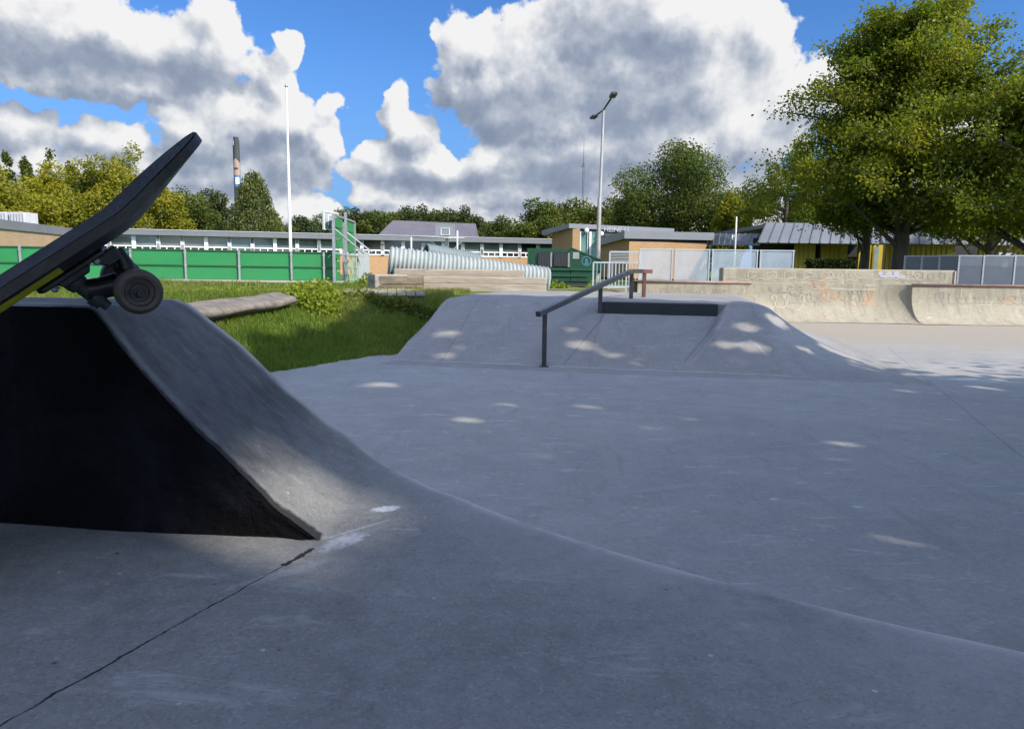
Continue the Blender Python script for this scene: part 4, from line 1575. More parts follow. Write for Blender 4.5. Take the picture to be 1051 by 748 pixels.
# steel gantry: horizontal bar on posts
ga, gb_ = at_y(421, 243, 35.4), at_y(477, 244.5, 35.4)
gt = thing('steel_gantry', 'thin grey steel bar frame on slim posts beside the basketball board', 'climbing frame', (ga.x, ga.y, bgz))
mb = MB()
mb.tube([ga, gb_], 0.035, 8)
mb.build('top_bar', M_galv, gt, smooth=True)
for p in (ga + Vector((0.05, 0, 0)), gb_ + Vector((-0.35, 0, 0))):
    mb = MB()
    mb.tube([(p.x, p.y, bgz), (p.x, p.y, p.z + (0.0 if p.x < gb_.x - 1 else 0.35))], 0.035, 8)
    mb.build('post', M_white, gt, smooth=True)

# ------------------------------------------------------------------ corrugated pipes
def corrugated(name, label, a, b_, r, n, mat, grp=None, ins=None):
    a, b_ = Vector(a), Vector(b_)
    t_ = thing(name, label, 'pipe', tuple(a), group=grp)
    L = (b_ - a).length
    prof = []
    for i in range(n):
        for k in range(6):
            x = (i + k / 6) / n * L
            prof.append((r + 0.035 * r / 0.3 * (0.5 - 0.5 * math.cos(2 * math.pi * k / 6)), x))
    prof.append((r, L))
    prof += [(r - 0.03, L), (r - 0.03, 0)]
    mb_ = MB()
    mb_.lathe(a, b_ - a, prof, 36, closed=True)
    mb_.build('shell', mat, t_, smooth=True, auto=60)
    return t_


M_pipe = pm('weathered_white_plastic', (0.36, 0.38, 0.38), (0.26, 0.30, 0.29), 5, 0.5, grime=(0.20, 0.28, 0.24), gscale=4)
M_pipe2 = pm('grey_green_plastic', (0.13, 0.19, 0.17), (0.18, 0.20, 0.23), 2, 0.5, grime=(0.05, 0.13, 0.07), gscale=1.2)
pa, pb = at_y(399, 268, 14.6), at_y(562, 289, 15.2)
corrugated('corrugated_pipe', 'big white corrugated plastic pipe lying tilted behind the timber beams', pa, pb, 0.27, 40, M_pipe)
pa, pb = at_y(437, 258, 17.5), at_y(491, 268, 18.2)
corrugated('corrugated_pipe', 'dark grey-green corrugated pipe lying behind the big white pipe', pa, pb, 0.17, 22, M_pipe2)

# ------------------------------------------------------------------ timber steps
M_wood = pm('weathered_timber', (0.42, 0.37, 0.30), (0.26, 0.22, 0.17), 2.0, 0.9, 0.7, 26, grime=(0.10, 0.085, 0.065), gscale=2.2, stretch=(1, 6, 9))
M_wood2 = pm('silver_grey_timber', (0.36, 0.34, 0.30), (0.24, 0.22, 0.19), 3.0, 0.9, 0.7, 26, grime=(0.05, 0.045, 0.035), gscale=1.6, stretch=(1, 6, 9))
M_wood_dark = pm('sooty_timber', (0.30, 0.25, 0.18), (0.05, 0.042, 0.034), 1.1, 0.9, 0.7, 26, grime=(0.018, 0.016, 0.014), gscale=1.7, stretch=(1, 2, 4))


def beam(label, px0, px1, ytop, ybot, d0, d1, depth, mat, grp='stacked timber beams'):
    a, b_ = at_y(px0, ytop, d0), at_y(px1, ytop, d1)
    za = at_y(px0, ybot, d0).z
    zb = at_y(px1, ybot, d1).z
    zt, zb_ = (a.z + b_.z) / 2, min(za, zb)
    dd = Vector((b_.x - a.x, b_.y - a.y, 0))
    n_ = Vector((-dd.y, dd.x, 0)).normalized()
    mb_ = MB()
    c_ = (a + b_) / 2
    ang = math.atan2(dd.y, dd.x)
    o_ = bpy.data.objects.new
    cc = Vector((c_.x, c_.y, (zt + zb_) / 2)) + n_ * depth / 2
    mb_.box((0, 0, 0), (dd.length, depth, zt - zb_))
    ob = mb_.build('timber_beam', mat, bevel=0.018, bseg=2)
    ob.location = cc
    ob.rotation_euler = (0, 0, ang)
    tag(ob, label, 'timber beam', grp)
    return ob


beam('lowest long pale timber beam, under two others and right of the sooty block', 434, 561, 291.2, 303.5, 13.2, 13.35, 0.45, M_wood)
beam('middle long pale timber beam with a rounded step in front of the white pipe', 434, 561, 284.5, 291, 13.2, 13.35, 0.5, M_wood)
beam('topmost thin timber beam lying against the white pipe', 404, 538, 276.5, 284, 13.75, 13.9, 0.25, M_wood)
beam('upper short block with soot stains at its end', 385, 434, 283.5, 292, 13.0, 13.18, 0.75, M_wood_dark)
beam('lower short block with soot stains under the upper block', 385, 434, 292.3, 303, 13.0, 13.18, 0.75, M_wood_dark)
beam('grey end block set across at the left end of the stack', 377.5, 384.5, 281.5, 302, 13.35, 12.98, 0.6, M_wood2)
# plank step
a, b_ = at_y(348, 303.0, 10.9), at_y(437, 303.2, 11.1)
b_.z = a.z
st = thing('timber_step', 'low grey plank step beside the grass at the left end of the beams', 'timber step', (a.x, a.y, 0.5))
dd = (b_ - a)
n_ = Vector((-dd.y, dd.x, 0)).normalized()
mb = MB()
for i in range(9):
    p = a + dd * (i / 9)
    q_ = a + dd * ((i + 0.9) / 9)
    dz = Vector((0, 0, random.Random(i).uniform(-0.004, 0.004)))
    mb.prism([p + dz, q_ + dz, q_ + n_ * 1.9 + dz, p + n_ * 1.9 + dz], (0, 0, 0.045))
mb.build('plank_top', M_wood2, st)
mb = MB()
mb.prism([a + n_ * 0.03 + Vector((0, 0, -0.30)), b_ + n_ * 0.03 + Vector((0, 0, -0.30)), b_ + n_ * 0.03, a + n_ * 0.03], n_ * 0.06)
mb.build('side_board', M_wood_dark, st)
mb = MB()
mb.prism([a + n_ * 1.8 + Vector((0, 0, -0.30)), b_ + n_ * 1.8 + Vector((0, 0, -0.30)), b_ + n_ * 1.8, a + n_ * 1.8], n_ * 0.06)
mb.build('side_board', M_wood_dark, st)

# fallen trunk in the grass


def on_ground(px, py, up=0.05):
    for yy in np.arange(5.5, 24, 0.04):
        p_ = at_y(px, py, yy)
        if p_.z <= float(ground_z(np.array([p_.x]), np.array([p_.y]))[0]) + up:
            break
    return p_


lp = [on_ground(180, 326), on_ground(225, 318), on_ground(258, 313), on_ground(288, 308)]
lp = resample(lp, 0.12)
for p in lp:
    p.z = float(ground_z(np.array([p.x]), np.array([p.y]))[0]) + 0.05
mb = MB()
seg = 20
rings = []
for i, p in enumerate(lp):
    t = i / (len(lp) - 1)
    r = 0.25 - 0.05 * t
    rings.append((p, r))
vs2, fs2 = [], []
for i, (p, r) in enumerate(rings):
    d = (lp[min(i + 1, len(lp) - 1)] - lp[max(i - 1, 0)]).normalized()
    sd_ = d.cross(Vector((0, 0, 1))).normalized()
    for k in range(seg):
        a = 2 * math.pi * k / seg
        rr = r * (1 + 0.10 * math.sin(3 * a + i * 0.15) + 0.34 * float(fbm(np.array([k * 0.9]), np.array([i * 0.22]), 91, 3)[0]))
        vs2.append(p + sd_ * rr * 1.25 * math.cos(a) + Vector((0, 0, 0.46)) * rr * math.sin(a))
    if i:
        for k in range(seg):
            k2 = (k + 1) % seg
            fs2.append(((i - 1) * seg + k, (i - 1) * seg + k2, i * seg + k2, i * seg + k))
fs2.append(tuple(range(seg)))
fs2.append(tuple((len(rings) - 1) * seg + k for k in range(seg)))
mb.add(vs2, fs2)
M_log = pm('bleached_trunk_wood', (0.24, 0.215, 0.185), (0.10, 0.09, 0.08), 2.5, 0.9, 0.9, 18, grime=(0.07, 0.06, 0.05), gscale=2.2, stretch=(1.5, 4, 5))
o = mb.build('fallen_trunk', M_log, smooth=True)
tag(o, 'grey bleached fallen tree trunk lying in the grass behind the ramp', 'log')

# ------------------------------------------------------------------ flagpole and street lamp
fy = 36
fb0 = Vector((gx(298.6, fy), fy, 0.6))
ftop = at_y(295.2, 90, fy)
o = thing('flagpole', 'tall slim white flagpole behind the green boards', 'flagpole', tuple(fb0))
mb = MB()
mb.tube([fb0, fb0.lerp(Vector((fb0.x, fb0.y, ftop.z)), 0.6), Vector((fb0.x, fb0.y, ftop.z))], [0.085, 0.065, 0.035], 12)
mb.build('pole', M_white, o, smooth=True, auto=40)
mb = MB()
mb.lathe((fb0.x, fb0.y, ftop.z), (0, 0, 1), [(0.04, 0), (0.075, 0.05), (0.075, 0.10), (0.03, 0.16)], 12)
mb.build('finial', M_galv, o, smooth=True)

ly = 31
l0 = Vector((gx(613.5, ly), ly, 0.55))
ltop = at_y(617.5, 113, ly)
lamp = thing('street_lamp', 'tall grey twin-armed street lamp behind the green container', 'street lamp', tuple(l0))
mb = MB()
lt = Vector((l0.x + 0.06, l0.y, ltop.z))
mb.tube([l0, l0 + Vector((0, 0, 3.4)), l0 + Vector((0.02, 0, 3.5)), lt], [0.10, 0.085, 0.065, 0.05], 12)
mb.build('pole', pm('lamp_pole_grey', (0.42, 0.42, 0.42), (0.30, 0.28, 0.27), 0.6, 0.5, metal=0.3), lamp, smooth=True, auto=40)
e1 = at_y(610.5, 114, ly + 1.4)
e1 = Vector((e1.x, e1.y, ltop.z + 0.02))
e2 = at_y(629, 96, ly - 2.2)
e2.z = ltop.z + 0.06
mb = MB()
mb.tube([e1, lt, e2], 0.035, 8)
mb.build('arm', M_blackmetal, lamp, smooth=True)
for p, d in ((e1, (e1 - lt).normalized()), (e2, (e2 - lt).normalized())):
    mb = MB()
    mb.bar(p - d * 0.15, p + d * 0.42, 0.24, 0.11)
    mb.build('lamp_head', M_blackmetal, lamp, bevel=0.03)

# ------------------------------------------------------------------ green container
cyd = 24.0
c0, c1 = lay(541.5, cyd), lay(622, cyd - 0.25)
cz = at_y(560, 292.5, cyd).z
ct = thing('waste_container', 'dark green steel container with two black louvred doors and sloping end', 'container', (c0.x, c0.y, cz))
M_cont = pm('dark_green_steel', (0.012, 0.066, 0.032), (0.009, 0.052, 0.025), 1.5, 0.45, 0.1, 20, grime=(0.025, 0.05, 0.03), gscale=2)
M_cont2 = pm('green_steel_lid', (0.016, 0.088, 0.038), (0.012, 0.07, 0.03), 1.5, 0.45)
cd = (c1 - c0)
cL = cd.length
cdn = cd.normalized()
cn = Vector((cdn.y, -cdn.x, 0))
hC = at_y(541, 256.5, cyd).z - cz


def cp(l, z, off=0):
    p = c0 + cdn * l + cn * off
    return Vector((p.x, p.y, cz + z))


s = cL / 80
mb = MB()
mb.prism([cp(0, 0.12), cp(44 * s, 0.12), cp(44 * s, hC), cp(0, hC)], cn * -1.6)
mb.build('bin_body', M_cont, ct, bevel=0.015)
mb = MB()
mb.prism([cp(44.3 * s, 0.12, 0.01), cp(64 * s, 0.12, 0.01), cp(79 * s, hC * 0.50, 0.01), cp(79 * s, hC * 0.66, 0.01), cp(44.3 * s, hC * 1.05, 0.01)], cn * -1.58)
mb.build('press_body', M_cont, ct, bevel=0.015)
mb = MB()
mb.prism([cp(-0.8 * s, hC + 0.005), cp(44 * s, hC + 0.005), cp(44 * s, hC + 0.05), cp(-0.8 * s, hC + 0.05)], cn * -1.62)
mb.prism([cp(43.5 * s, hC * 1.055, 0.03), cp(79.5 * s, hC * 0.665, 0.03), cp(79.5 * s, hC * 0.70, 0.03), cp(43.5 * s, hC * 1.095, 0.03)], cn * -1.62)
mb.build('roof', M_cont2, ct)
mb = MB()
mb.bar(cp(0.5 * s, hC * 0.46, 0.03), cp(79 * s, hC * 0.46, 0.03), 0.05, 0.07)
mb.bar(cp(25 * s, hC * 0.28, 0.03), cp(62 * s, hC * 0.28, 0.03), 0.05, 0.05)
mb.bar(cp(44 * s, hC * 0.46, 0.03), cp(44 * s, hC * 1.02, 0.03), 0.05, 0.07, up=cn)
mb.bar(cp(0.7 * s, 0.12, 0.02), cp(0.7 * s, hC, 0.02), 0.05, 0.06, up=cn)
mb.build('stiffener', M_cont2, ct)
mb = MB()
mb.prism([cp(1 * s, 0.0, -0.03), cp(62 * s, 0.0, -0.03), cp(62 * s, 0.12, -0.03), cp(1 * s, 0.12, -0.03)], cn * -1.5)
mb.build('skid', M_blackmetal, ct)
M_louv = pm('black_louvre', (0.018, 0.018, 0.022), None, 4, 0.5)
for k in range(2):
    l0_, l1_ = (11 + 16 * k) * s, (25.5 + 16 * k) * s
    mb = MB()
    mb.prism([cp(l0_, hC * 0.52, 0.005), cp(l1_, hC * 0.52, 0.005), cp(l1_, hC * 0.93, 0.005), cp(l0_, hC * 0.93, 0.005)], cn * 0.03)
    d_ = mb.build('louvre_door', M_louv, ct)
    mb = MB()
    for j in range(9):
        a = l0_ + (l1_ - l0_) * (j + 0.5) / 9
        mb.bar(cp(a, hC * 0.54, 0.05), cp(a, hC * 0.91, 0.05), 0.035, 0.05, up=cn)
    mb.build('slats', pm('grey_slat', (0.05, 0.05, 0.058), None, 4, 0.5), d_)
    mb = MB()
    mb.bar(cp(l1_ - 0.04 if k == 0 else l1_ + 0.02, hC * 0.52, 0.06), cp(l1_ - 0.04 if k == 0 else l1_ + 0.02, hC * 0.93, 0.06), 0.05, 0.04, up=cn)
    mb.build('door_bar', M_galv, d_)
mb = MB()
mb.prism([cp(46 * s, hC * 0.76, 0.015), cp(52.5 * s, hC * 0.76, 0.015), cp(52.5 * s, hC * 0.95, 0.015), cp(46 * s, hC * 0.95, 0.015)], cn * 0.01)
mb.build('notice', pm('pale_notice', (0.30, 0.32, 0.31), (0.25, 0.27, 0.26), 8, 0.6), ct)
mb = MB()
M_blue = pm('blue_emblem', (0.06, 0.17, 0.22), None, 8, 0.6)
mb.lathe(cp(60 * s, hC * 0.70, 0.012), cn, [(0.16, 0), (0.16, 0.008), (0.125, 0.008), (0.125, 0)], 28, closed=True)
mb.lathe(cp(60 * s, hC * 0.73, 0.012), cn, [(0.05, 0), (0.05, 0.008)], 16)
mb.prism([cp(60 * s - 0.07, hC * 0.70 - 0.11, 0.012), cp(60 * s + 0.07, hC * 0.70 - 0.11, 0.012), cp(60 * s + 0.04, hC * 0.70, 0.012), cp(60 * s - 0.04, hC * 0.70, 0.012)], cn * 0.008)
mb.build('round_emblem', M_blue, ct)

# ------------------------------------------------------------------ white gate frames and perforated screen panels
def mesh_mat(name, col, cover, scale=60.0):
    m, nb, b = new_mat(name)
    tc = nb.new('ShaderNodeTexCoord').outputs['Object']
    n = nb.noise(tc, 1.3, 5, 0.6)
    nb.put(b.inputs['Base Color'], nb.mix(nb.mr(n, 0.3, 0.7), tuple(x * 0.82 for x in col), col))
    b.inputs['Roughness'].default_value = 0.5
    nb.put(b.inputs['Alpha'], nb.mr(nb.noise(tc, 2.3, 4, 0.6), 0.3, 0.7, cover - 0.07, cover + 0.07))
    return m


M_screen = mesh_mat('white_perforated_sheet', (0.48, 0.58, 0.66), 0.42)
M_wire = mesh_mat('fine_white_wire', (0.66, 0.69, 0.70), 0.38)
M_framew = pm('pale_frame', (0.42, 0.47, 0.51), (0.35, 0.40, 0.44), 3, 0.5)
M_dkscreen = mesh_mat('slate_screen_sheet', (0.105, 0.13, 0.165), 0.90)
M_dkscreen2 = mesh_mat('slate_screen_upper_sheet', (0.16, 0.19, 0.23), 0.72)
sy = 19.5
zs0, zs1 = 0.58, at_y(735, 256.5, sy).z
colsx = [655, 691, 729, 778, 815]
lab = ['white perforated screen panel nearest the handrail end', 'white perforated screen panel with yellow brick gable behind it', 'white perforated screen panel behind the left end of the taller graffitied wall', 'rightmost white perforated screen panel, ending beside the yellow wall']
for i in range(4):
    a, b_ = lay(colsx[i] + 0.5, sy), lay(colsx[i + 1] - 0.5, sy)
    pnl = thing('screen_panel', lab[i], 'screen panel', (a.x, a.y, zs0), group='white perforated screen panels')
    mb = MB()
    mb.box(((a.x + b_.x) / 2, sy, (zs0 + zs1) / 2 + 0.02), (b_.x - a.x - 0.06, 0.012, zs1 - zs0 - 0.10))
    mb.build('perforated_sheet', M_screen, pnl)
    mb = MB()
    for x in (a.x + 0.03, b_.x - 0.03):
        mb.bar((x, sy, zs0 - 0.1), (x, sy, zs1), 0.028, 0.04, up=(0, 1, 0))
    mb.bar((a.x, sy, zs1), (b_.x, sy, zs1), 0.03, 0.03)
    mb.bar((a.x, sy, zs0 + 0.06), (b_.x, sy, zs0 + 0.06), 0.03, 0.03)
    mb.build('frame', M_framew, pnl)
wy = 19.0
for (p0, p1, yt, lb, dz) in ((625.5, 656, 258.5, 'taller white wire gate beside the perforated screens', 0), (609, 643, 269.5, 'lower white picket gate before the container end', -0.8)):
    yy = wy + dz
    a, b_ = lay(p0, yy), lay(p1, yy)
    zt = at_y((p0 + p1) / 2, yt, yy).z
    g_ = thing('wire_gate', lb, 'gate', (a.x, a.y, 0.5))
    mb = MB()
    for x in (a.x, b_.x):
        mb.bar((x, yy, 0.45), (x, yy, zt), 0.035, 0.035, up=(0, 1, 0))
    mb.bar((a.x, yy, zt), (b_.x, yy, zt), 0.035, 0.035)
    mb.bar((a.x, yy, 0.66), (b_.x, yy, 0.66), 0.04, 0.04)
    if dz == 0:
        z_ = at_y(640, 269.5, yy).z
        mb.bar((a.x, yy, z_), (b_.x, yy, z_), 0.035, 0.035)
    mb.build('frame', M_framew, g_)
    mb = MB()
    n = 9
    for k in range(1, n):
        x = a.x + (b_.x - a.x) * k / n
        mb.bar((x, yy, 0.66), (x, yy, zt if dz else z_), 0.014, 0.014, up=(0, 1, 0))
    if dz == 0:
        for k in range(1, 7):
            z2 = z_ + (zt - z_) * k / 7
            mb.bar((a.x, yy, z2), (b_.x, yy, z2), 0.012, 0.012)
    mb.build('bars', M_framew, g_)

# dark slate screens on the right
dy0, dy1 = 19.6, 19.2
ds = [(928, 945, 20.6, 20.2), (945.4, 963, 20.2, 19.8), (963.4, 982.5, 19.8, 19.4), (983, 1008, 19.4, 19.3), (1008.4, 1040, 19.3, 19.2), (1040.4, 1085, 19.2, 19.1)]
dl = ['leftmost slate grey screen panel by the big tree trunk', 'slate grey screen panel second from the tree trunk', 'slate grey screen panel left of the corner post', 'slate grey screen panel right of the corner post', 'wide slate grey screen panel between the corner and the edge of the park', 'slate grey screen panel cut by the right edge of the photo']
for (p0, p1, y0, y1), lb in zip(ds, dl):
    a, b_ = lay(p0, y0), lay(p1, y1)
    zt0 = at_y(p0, 262.5 if p0 > 960 else 263, y0).z
    zt1 = zt0
    pnl = thing('screen_panel', lb, 'screen panel', (a.x, a.y, 0.6), group='slate grey screen panels')
    mb = MB()
    nrm = Vector((b_.y - a.y, -(b_.x - a.x), 0)).normalized()
    up_ = Vector((0, 0, 1))
    sp_ = 0.62 if p0 < 982 else 0.66
    zm = 0.6 + (zt0 - 0.6) * (0.72 if p0 > 982 else 0.98)
    mb.prism([a + up_ * 0.62, b_ + up_ * 0.62, b_ + up_ * zm, a + up_ * zm], nrm * 0.012)
    mb.build('lower_sheet', M_dkscreen if p0 > 982 else M_dkscreen2, pnl)
    if p0 > 982:
        mb = MB()
        mb.prism([a + up_ * (zm + 0.004), b_ + up_ * (zm + 0.004), b_ + up_ * zt0, a + up_ * zt0], nrm * 0.010)
        mb.build('upper_sheet', M_dkscreen2, pnl)
    mb = MB()
    mb.bar(a + up_ * 0.5, a + up_ * (zt0 + 0.02), 0.04, 0.05, up=nrm)
    mb.bar(a + up_ * zt0, b_ + up_ * zt0, 0.035, 0.035)
    mb.build('frame', M_galv, pnl)

# ------------------------------------------------------------------ buildings
GB = 0.6


def wall_box(mb_, a, b_, z0, z1, th=0.3):
    """upright wall from a to b_, thickness away from the camera"""
    a, b_ = Vector(a), Vector(b_)
    n_ = Vector((-(b_.y - a.y), b_.x - a.x, 0)).normalized()
    if n_.y < 0:
        n_ = -n_
    mb_.prism([(a.x, a.y, z0), (b_.x, b_.y, z0), (b_.x, b_.y, z1), (a.x, a.y, z1)], n_ * th)


# --- the long classroom block
_zr2 = at_y(520, 245.0, 57.4).z
_d0 = min(np.arange(38, 56, 0.1), key=lambda d_: abs(at_y(145, 236.0, d_).z - _zr2))
_p0, _p1 = lay(145, _d0), lay(520, 57.4)
ca, cb = _p0 + (_p0 - _p1) * 0.03, _p1 + (_p1 - _p0) * 0.22
cdir = (cb - ca)
cLn = cdir.length
cdu = cdir.normalized()
cnn = Vector((cdu.y, -cdu.x, 0))
zr = zr2 = _zr2
cls = thing('classroom_block', 'long low classroom block with a grey flat roof and a row of white framed windows', 'building', (ca.x, ca.y, GB))


def kp(l, z, off=0):
    p = ca + cdu * l + cnn * off
    return Vector((p.x, p.y, z + (zr2 - zr) * l / cLn * 0.0))


ZR = (zr + zr2) / 2
print('classroom roof', zr, zr2)
mb = MB()
mb.prism([kp(-3, ZR - 0.34, 0.5), kp(cLn + 2, ZR - 0.34, 0.5), kp(cLn + 2, ZR, 0.5), kp(-3, ZR, 0.5)], cnn * -9)
mb.build('roof', M_fascia, cls)
mb = MB()
mb.prism([kp(-2.5, ZR + 0.0, 0.53), kp(cLn + 2, ZR + 0.0, 0.53), kp(cLn + 2, ZR + 0.05, 0.53), kp(-2.5, ZR + 0.05, 0.53)], cnn * -0.08)
mb.build('roof_edge', pm('pale_roof_edge', (0.40, 0.42, 0.44), None, 2, 0.5), cls)
mb = MB()
ZS = ZR - 1.42
mb.prism([kp(-2.8, GB - 0.3), kp(cLn + 1.5, GB - 0.3), kp(cLn + 1.5, ZS), kp(-2.8, ZS)], cnn * -8)
mb.build('brick_wall', M_brick, cls)
mb = MB()
mb.prism([kp(-2.8, ZS, -0.25), kp(cLn + 1.5, ZS, -0.25), kp(cLn + 1.5, ZR - 0.35, -0.25), kp(-2.8, ZR - 0.35, -0.25)], cnn * -7.7)
mb.build('upper_wall', M_darkvoid, cls)
nW = 24
pitch = (cLn + 4.0) / nW
rw = random.Random(4)
wins = []
for i in range(nW):
    l0_ = -2.6 + i * pitch
    mb = MB()
    for l in (l0_, l0_ + pitch * 0.985):
        mb.bar(kp(l, ZS), kp(l, ZR - 0.36), 0.22, 0.16, up=cnn)
    for z in (ZS + 0.04, ZS + 0.36):
        mb.bar(kp(l0_, z), kp(l0_ + pitch, z), 0.09, 0.08)
    for k in (0.33, 0.66):
        mb.bar(kp(l0_ + pitch * k, ZS), kp(l0_ + pitch * k, ZS + 0.36), 0.07, 0.07, up=cnn)
    wdw = mb.build('window', M_white, cls)
    mb = MB()
    mb.prism([kp(l0_ + 0.1, ZS + 0.40, -0.06), kp(l0_ + pitch - 0.1, ZS + 0.40, -0.06), kp(l0_ + pitch - 0.1, ZR - 0.36, -0.06), kp(l0_ + 0.1, ZR - 0.36, -0.06)], cnn * -0.03)
    mb.build('pane', M_glass_dk if i in (0, 12, 13, 14, 20) else M_glass, wdw)
    mb = MB()
    mb.prism([kp(l0_ + 0.1, ZS + 0.08, -0.06), kp(l0_ + pitch - 0.1, ZS + 0.08, -0.06), kp(l0_ + pitch - 0.1, ZS + 0.32, -0.06), kp(l0_ + 0.1, ZS + 0.32, -0.06)], cnn * -0.03)
    mb.build('lower_pane', M_glass_dk if rw.random() < 0.6 else M_glass, wdw)

# --- slate gabled roof standing up behind it
rg0, rg1 = lay(386, 74), lay(489, 76)
hs = thing('gabled_house', 'purple-grey slate gabled roof rising behind the classroom block', 'building', (rg0.x, rg0.y, GB))
ze, zt = at_y(430, 246, 73).z, at_y(430, 226.5, 79).z
M_slate = pm('slate_roof', (0.135, 0.125, 0.145), (0.11, 0.10, 0.12), 0.8, 0.6, 0.3, 6, grime=(0.16, 0.15, 0.17), gscale=0.6)
mb = MB()
e0, e1_, t0_, t1_ = Vector((rg0.x, 73, ze)), Vector((rg1.x, 73, ze)), Vector((rg0.x + 0.9, 79, zt)), Vector((rg1.x - 0.25, 79, zt - 0.25))
b0_, b1_ = Vector((rg0.x, 85, ze)), Vector((rg1.x, 85, ze))
mb.add([e0, e1_, t1_, t0_, b0_, b1_], [(0, 1, 2, 3), (3, 2, 5, 4), (0, 3, 4), (1, 5, 2), (0, 4, 5, 1)])
mb.build('roof', M_slate, hs)
mb = MB()
mb.box(((rg0.x + rg1.x) / 2, 79, (GB + ze) / 2), (rg1.x - rg0.x - 0.6, 11.4, ze - GB - 0.02))
mb.build('wall', M_brick, hs)

# --- left brick hall
_zl = at_y(95, 237, 45).z
_d1 = min(np.arange(28, 48, 0.1), key=lambda d_: abs(at_y(2, 225, d_).z - _zl))
print('hall depth', _d1, _d0)
_q0, lb_ = lay(2, _d1), lay(96, 45.0)
la = _q0 + (_q0 - lb_) * 0.35
zl0 = zl1 = _zl
print('left hall roof', zl0, zl1)
ZL = (zl0 + zl1) / 2
lh = thing('brick_hall', 'low yellow brick hall with a grey fascia behind the left end of the green boards', 'building', (la.x, la.y, GB))
dl_ = (lb_ - la)
dlu = dl_.normalized()
dln = Vector((dlu.y, -dlu.x, 0))


def lp_(l, z, off=0):
    p = la + dlu * l + dln * off
    return Vector((p.x, p.y, z))


LL = dl_.length
mb = MB()
mb.prism([lp_(0, GB - 0.3), lp_(LL - 0.25, GB - 0.3), lp_(LL - 0.25, ZL - 0.42), lp_(0, ZL - 0.42)], dln * -7)
mb.build('brick_wall', M_brick2, lh)
mb = MB()
mb.prism([lp_(-0.5, ZL - 0.42, 0.08), lp_(LL, ZL - 0.42, 0.08), lp_(LL, ZL, 0.08), lp_(-0.5, ZL, 0.08)], dln * -7.4)
mb.build('roof', M_fascia, lh)
M_sp_br = pm('brown_spray', (0.26, 0.16, 0.09), None, 20, 0.8)
u0 = at_y(16, 221, 42.0)
un = thing('rooftop_unit', 'square pale ventilation unit on the roof of the brick hall', 'ventilation unit', (u0.x, u0.y, ZL + 0.005))
mb = MB()
mb.box((u0.x - 0.55, u0.y, ZL + 0.42), (0.85, 1.2, 0.80))
mb.box((u0.x + 0.45, u0.y, ZL + 0.42), (0.85, 1.2, 0.80))
mb.build('housing', pm('pale_unit', (0.50, 0.50, 0.50), (0.42, 0.42, 0.43), 2, 0.5), un, bevel=0.03)
mb = MB()
for k in range(2):
    for j in range(5):
        mb.box((u0.x - 0.55 + 1.0 * k - 0.32 + 0.16 * j, u0.y - 0.61, ZL + 0.42), (0.05, 0.02, 0.6))
mb.build('grille', M_galv, un)

# --- the main hall in the middle right: upper roof with lettering
ay = 47.0
hA, hB = lay(566, ay + 7), lay(587, ay)
hall = thing('school_hall', 'taller school hall with a grey roof, green glazing and white letters', 'building', (hB.x, hB.y, GB))
hC_ = lay(690, ay + 1.5)
zU = at_y(585, 229.5, ay).z
zUb = at_y(585, 234.2, ay).z
mb = MB()
wall_pts = [(hB.x, hB.y), (hC_.x, hC_.y)]
# side gable (faces left, in shade) and narrow sunlit brick pillar
mb.prism([(hB.x, hB.y, GB), (hA.x, hA.y, GB), (hA.x, hA.y, at_y(566, 239.5, ay + 7).z), (hB.x, hB.y, zUb - 0.02)], (0.3, 0.1, 0))
mb.prism([(hB.x, hB.y - 0.01, GB), (hB.x + 0.45, hB.y - 0.01, GB), (hB.x + 0.45, hB.y - 0.01, zUb - 0.02), (hB.x, hB.y - 0.01, zUb - 0.02)], (0, 0.3, 0))
mb.build('brick_wall', M_brick, hall)
mb = MB()
mb.prism([(hB.x + 0.45, hB.y + 0.2, GB), (hC_.x, hC_.y + 0.2, GB), (hC_.x, hC_.y + 0.2, zUb - 0.02), (hB.x + 0.45, hB.y + 0.2, zUb - 0.02)], (0, 0.3, 0))
mb.build('front_wall', pm('slate_cladding', (0.045, 0.05, 0.055), None, 1, 0.6), hall)
mb = MB()
ov = 0.5
mb.add([(hB.x - 0.25, hB.y - 0.12, zUb), (hC_.x, hC_.y - 0.12, zUb - 0.15), (hC_.x, hC_.y + 9, zUb - 0.15), (hA.x - 0.7, hA.y + 0.5, at_y(559, 238.5, ay + 7).z - 0.2),
        (hB.x - 0.25, hB.y - 0.12, zU), (hC_.x, hC_.y - 0.12, zU - 0.15), (hC_.x, hC_.y + 9, zU - 0.15), (hA.x - 0.7, hA.y + 0.5, at_y(559, 236, ay + 7).z)],
       [(0, 1, 2, 3), (4, 5, 6, 7), (0, 1, 5, 4), (1, 2, 6, 5), (2, 3, 7, 6), (3, 0, 4, 7)])
mb.build('roof', M_roofgrey, hall)
gw0, gw1 = gx(589.5, ay), gx(612, ay)
mb = MB()
mb.prism([(gw0, ay + 0.10, GB), (gw1, ay + 0.10, GB), (gw1, ay + 0.10, zUb - 0.2), (gw0, ay + 0.10, zUb - 0.2)], (0, 0.06, 0))
wn = mb.build('window', M_glass_gr, hall)
mb = MB()
for k in (0.0, 0.25, 0.62, 0.66, 1.0):
    x = gw0 + (gw1 - gw0) * k
    mb.bar((x, ay + 0.05, GB), (x, ay + 0.05, zUb - 0.2), 0.07 if k != 0.66 else 0.25, 0.06, up=(0, 1, 0))
mb.build('frame', M_white, wn)
cu = bpy.data.curves.new('lettering', 'FONT')
cu.body = 'HEINE U'
cu.size = 0.42
cu.extrude = 0.02
to = bpy.data.objects.new('lettering_source', cu)
C.objects.link(to)
bpy.context.view_layer.update()
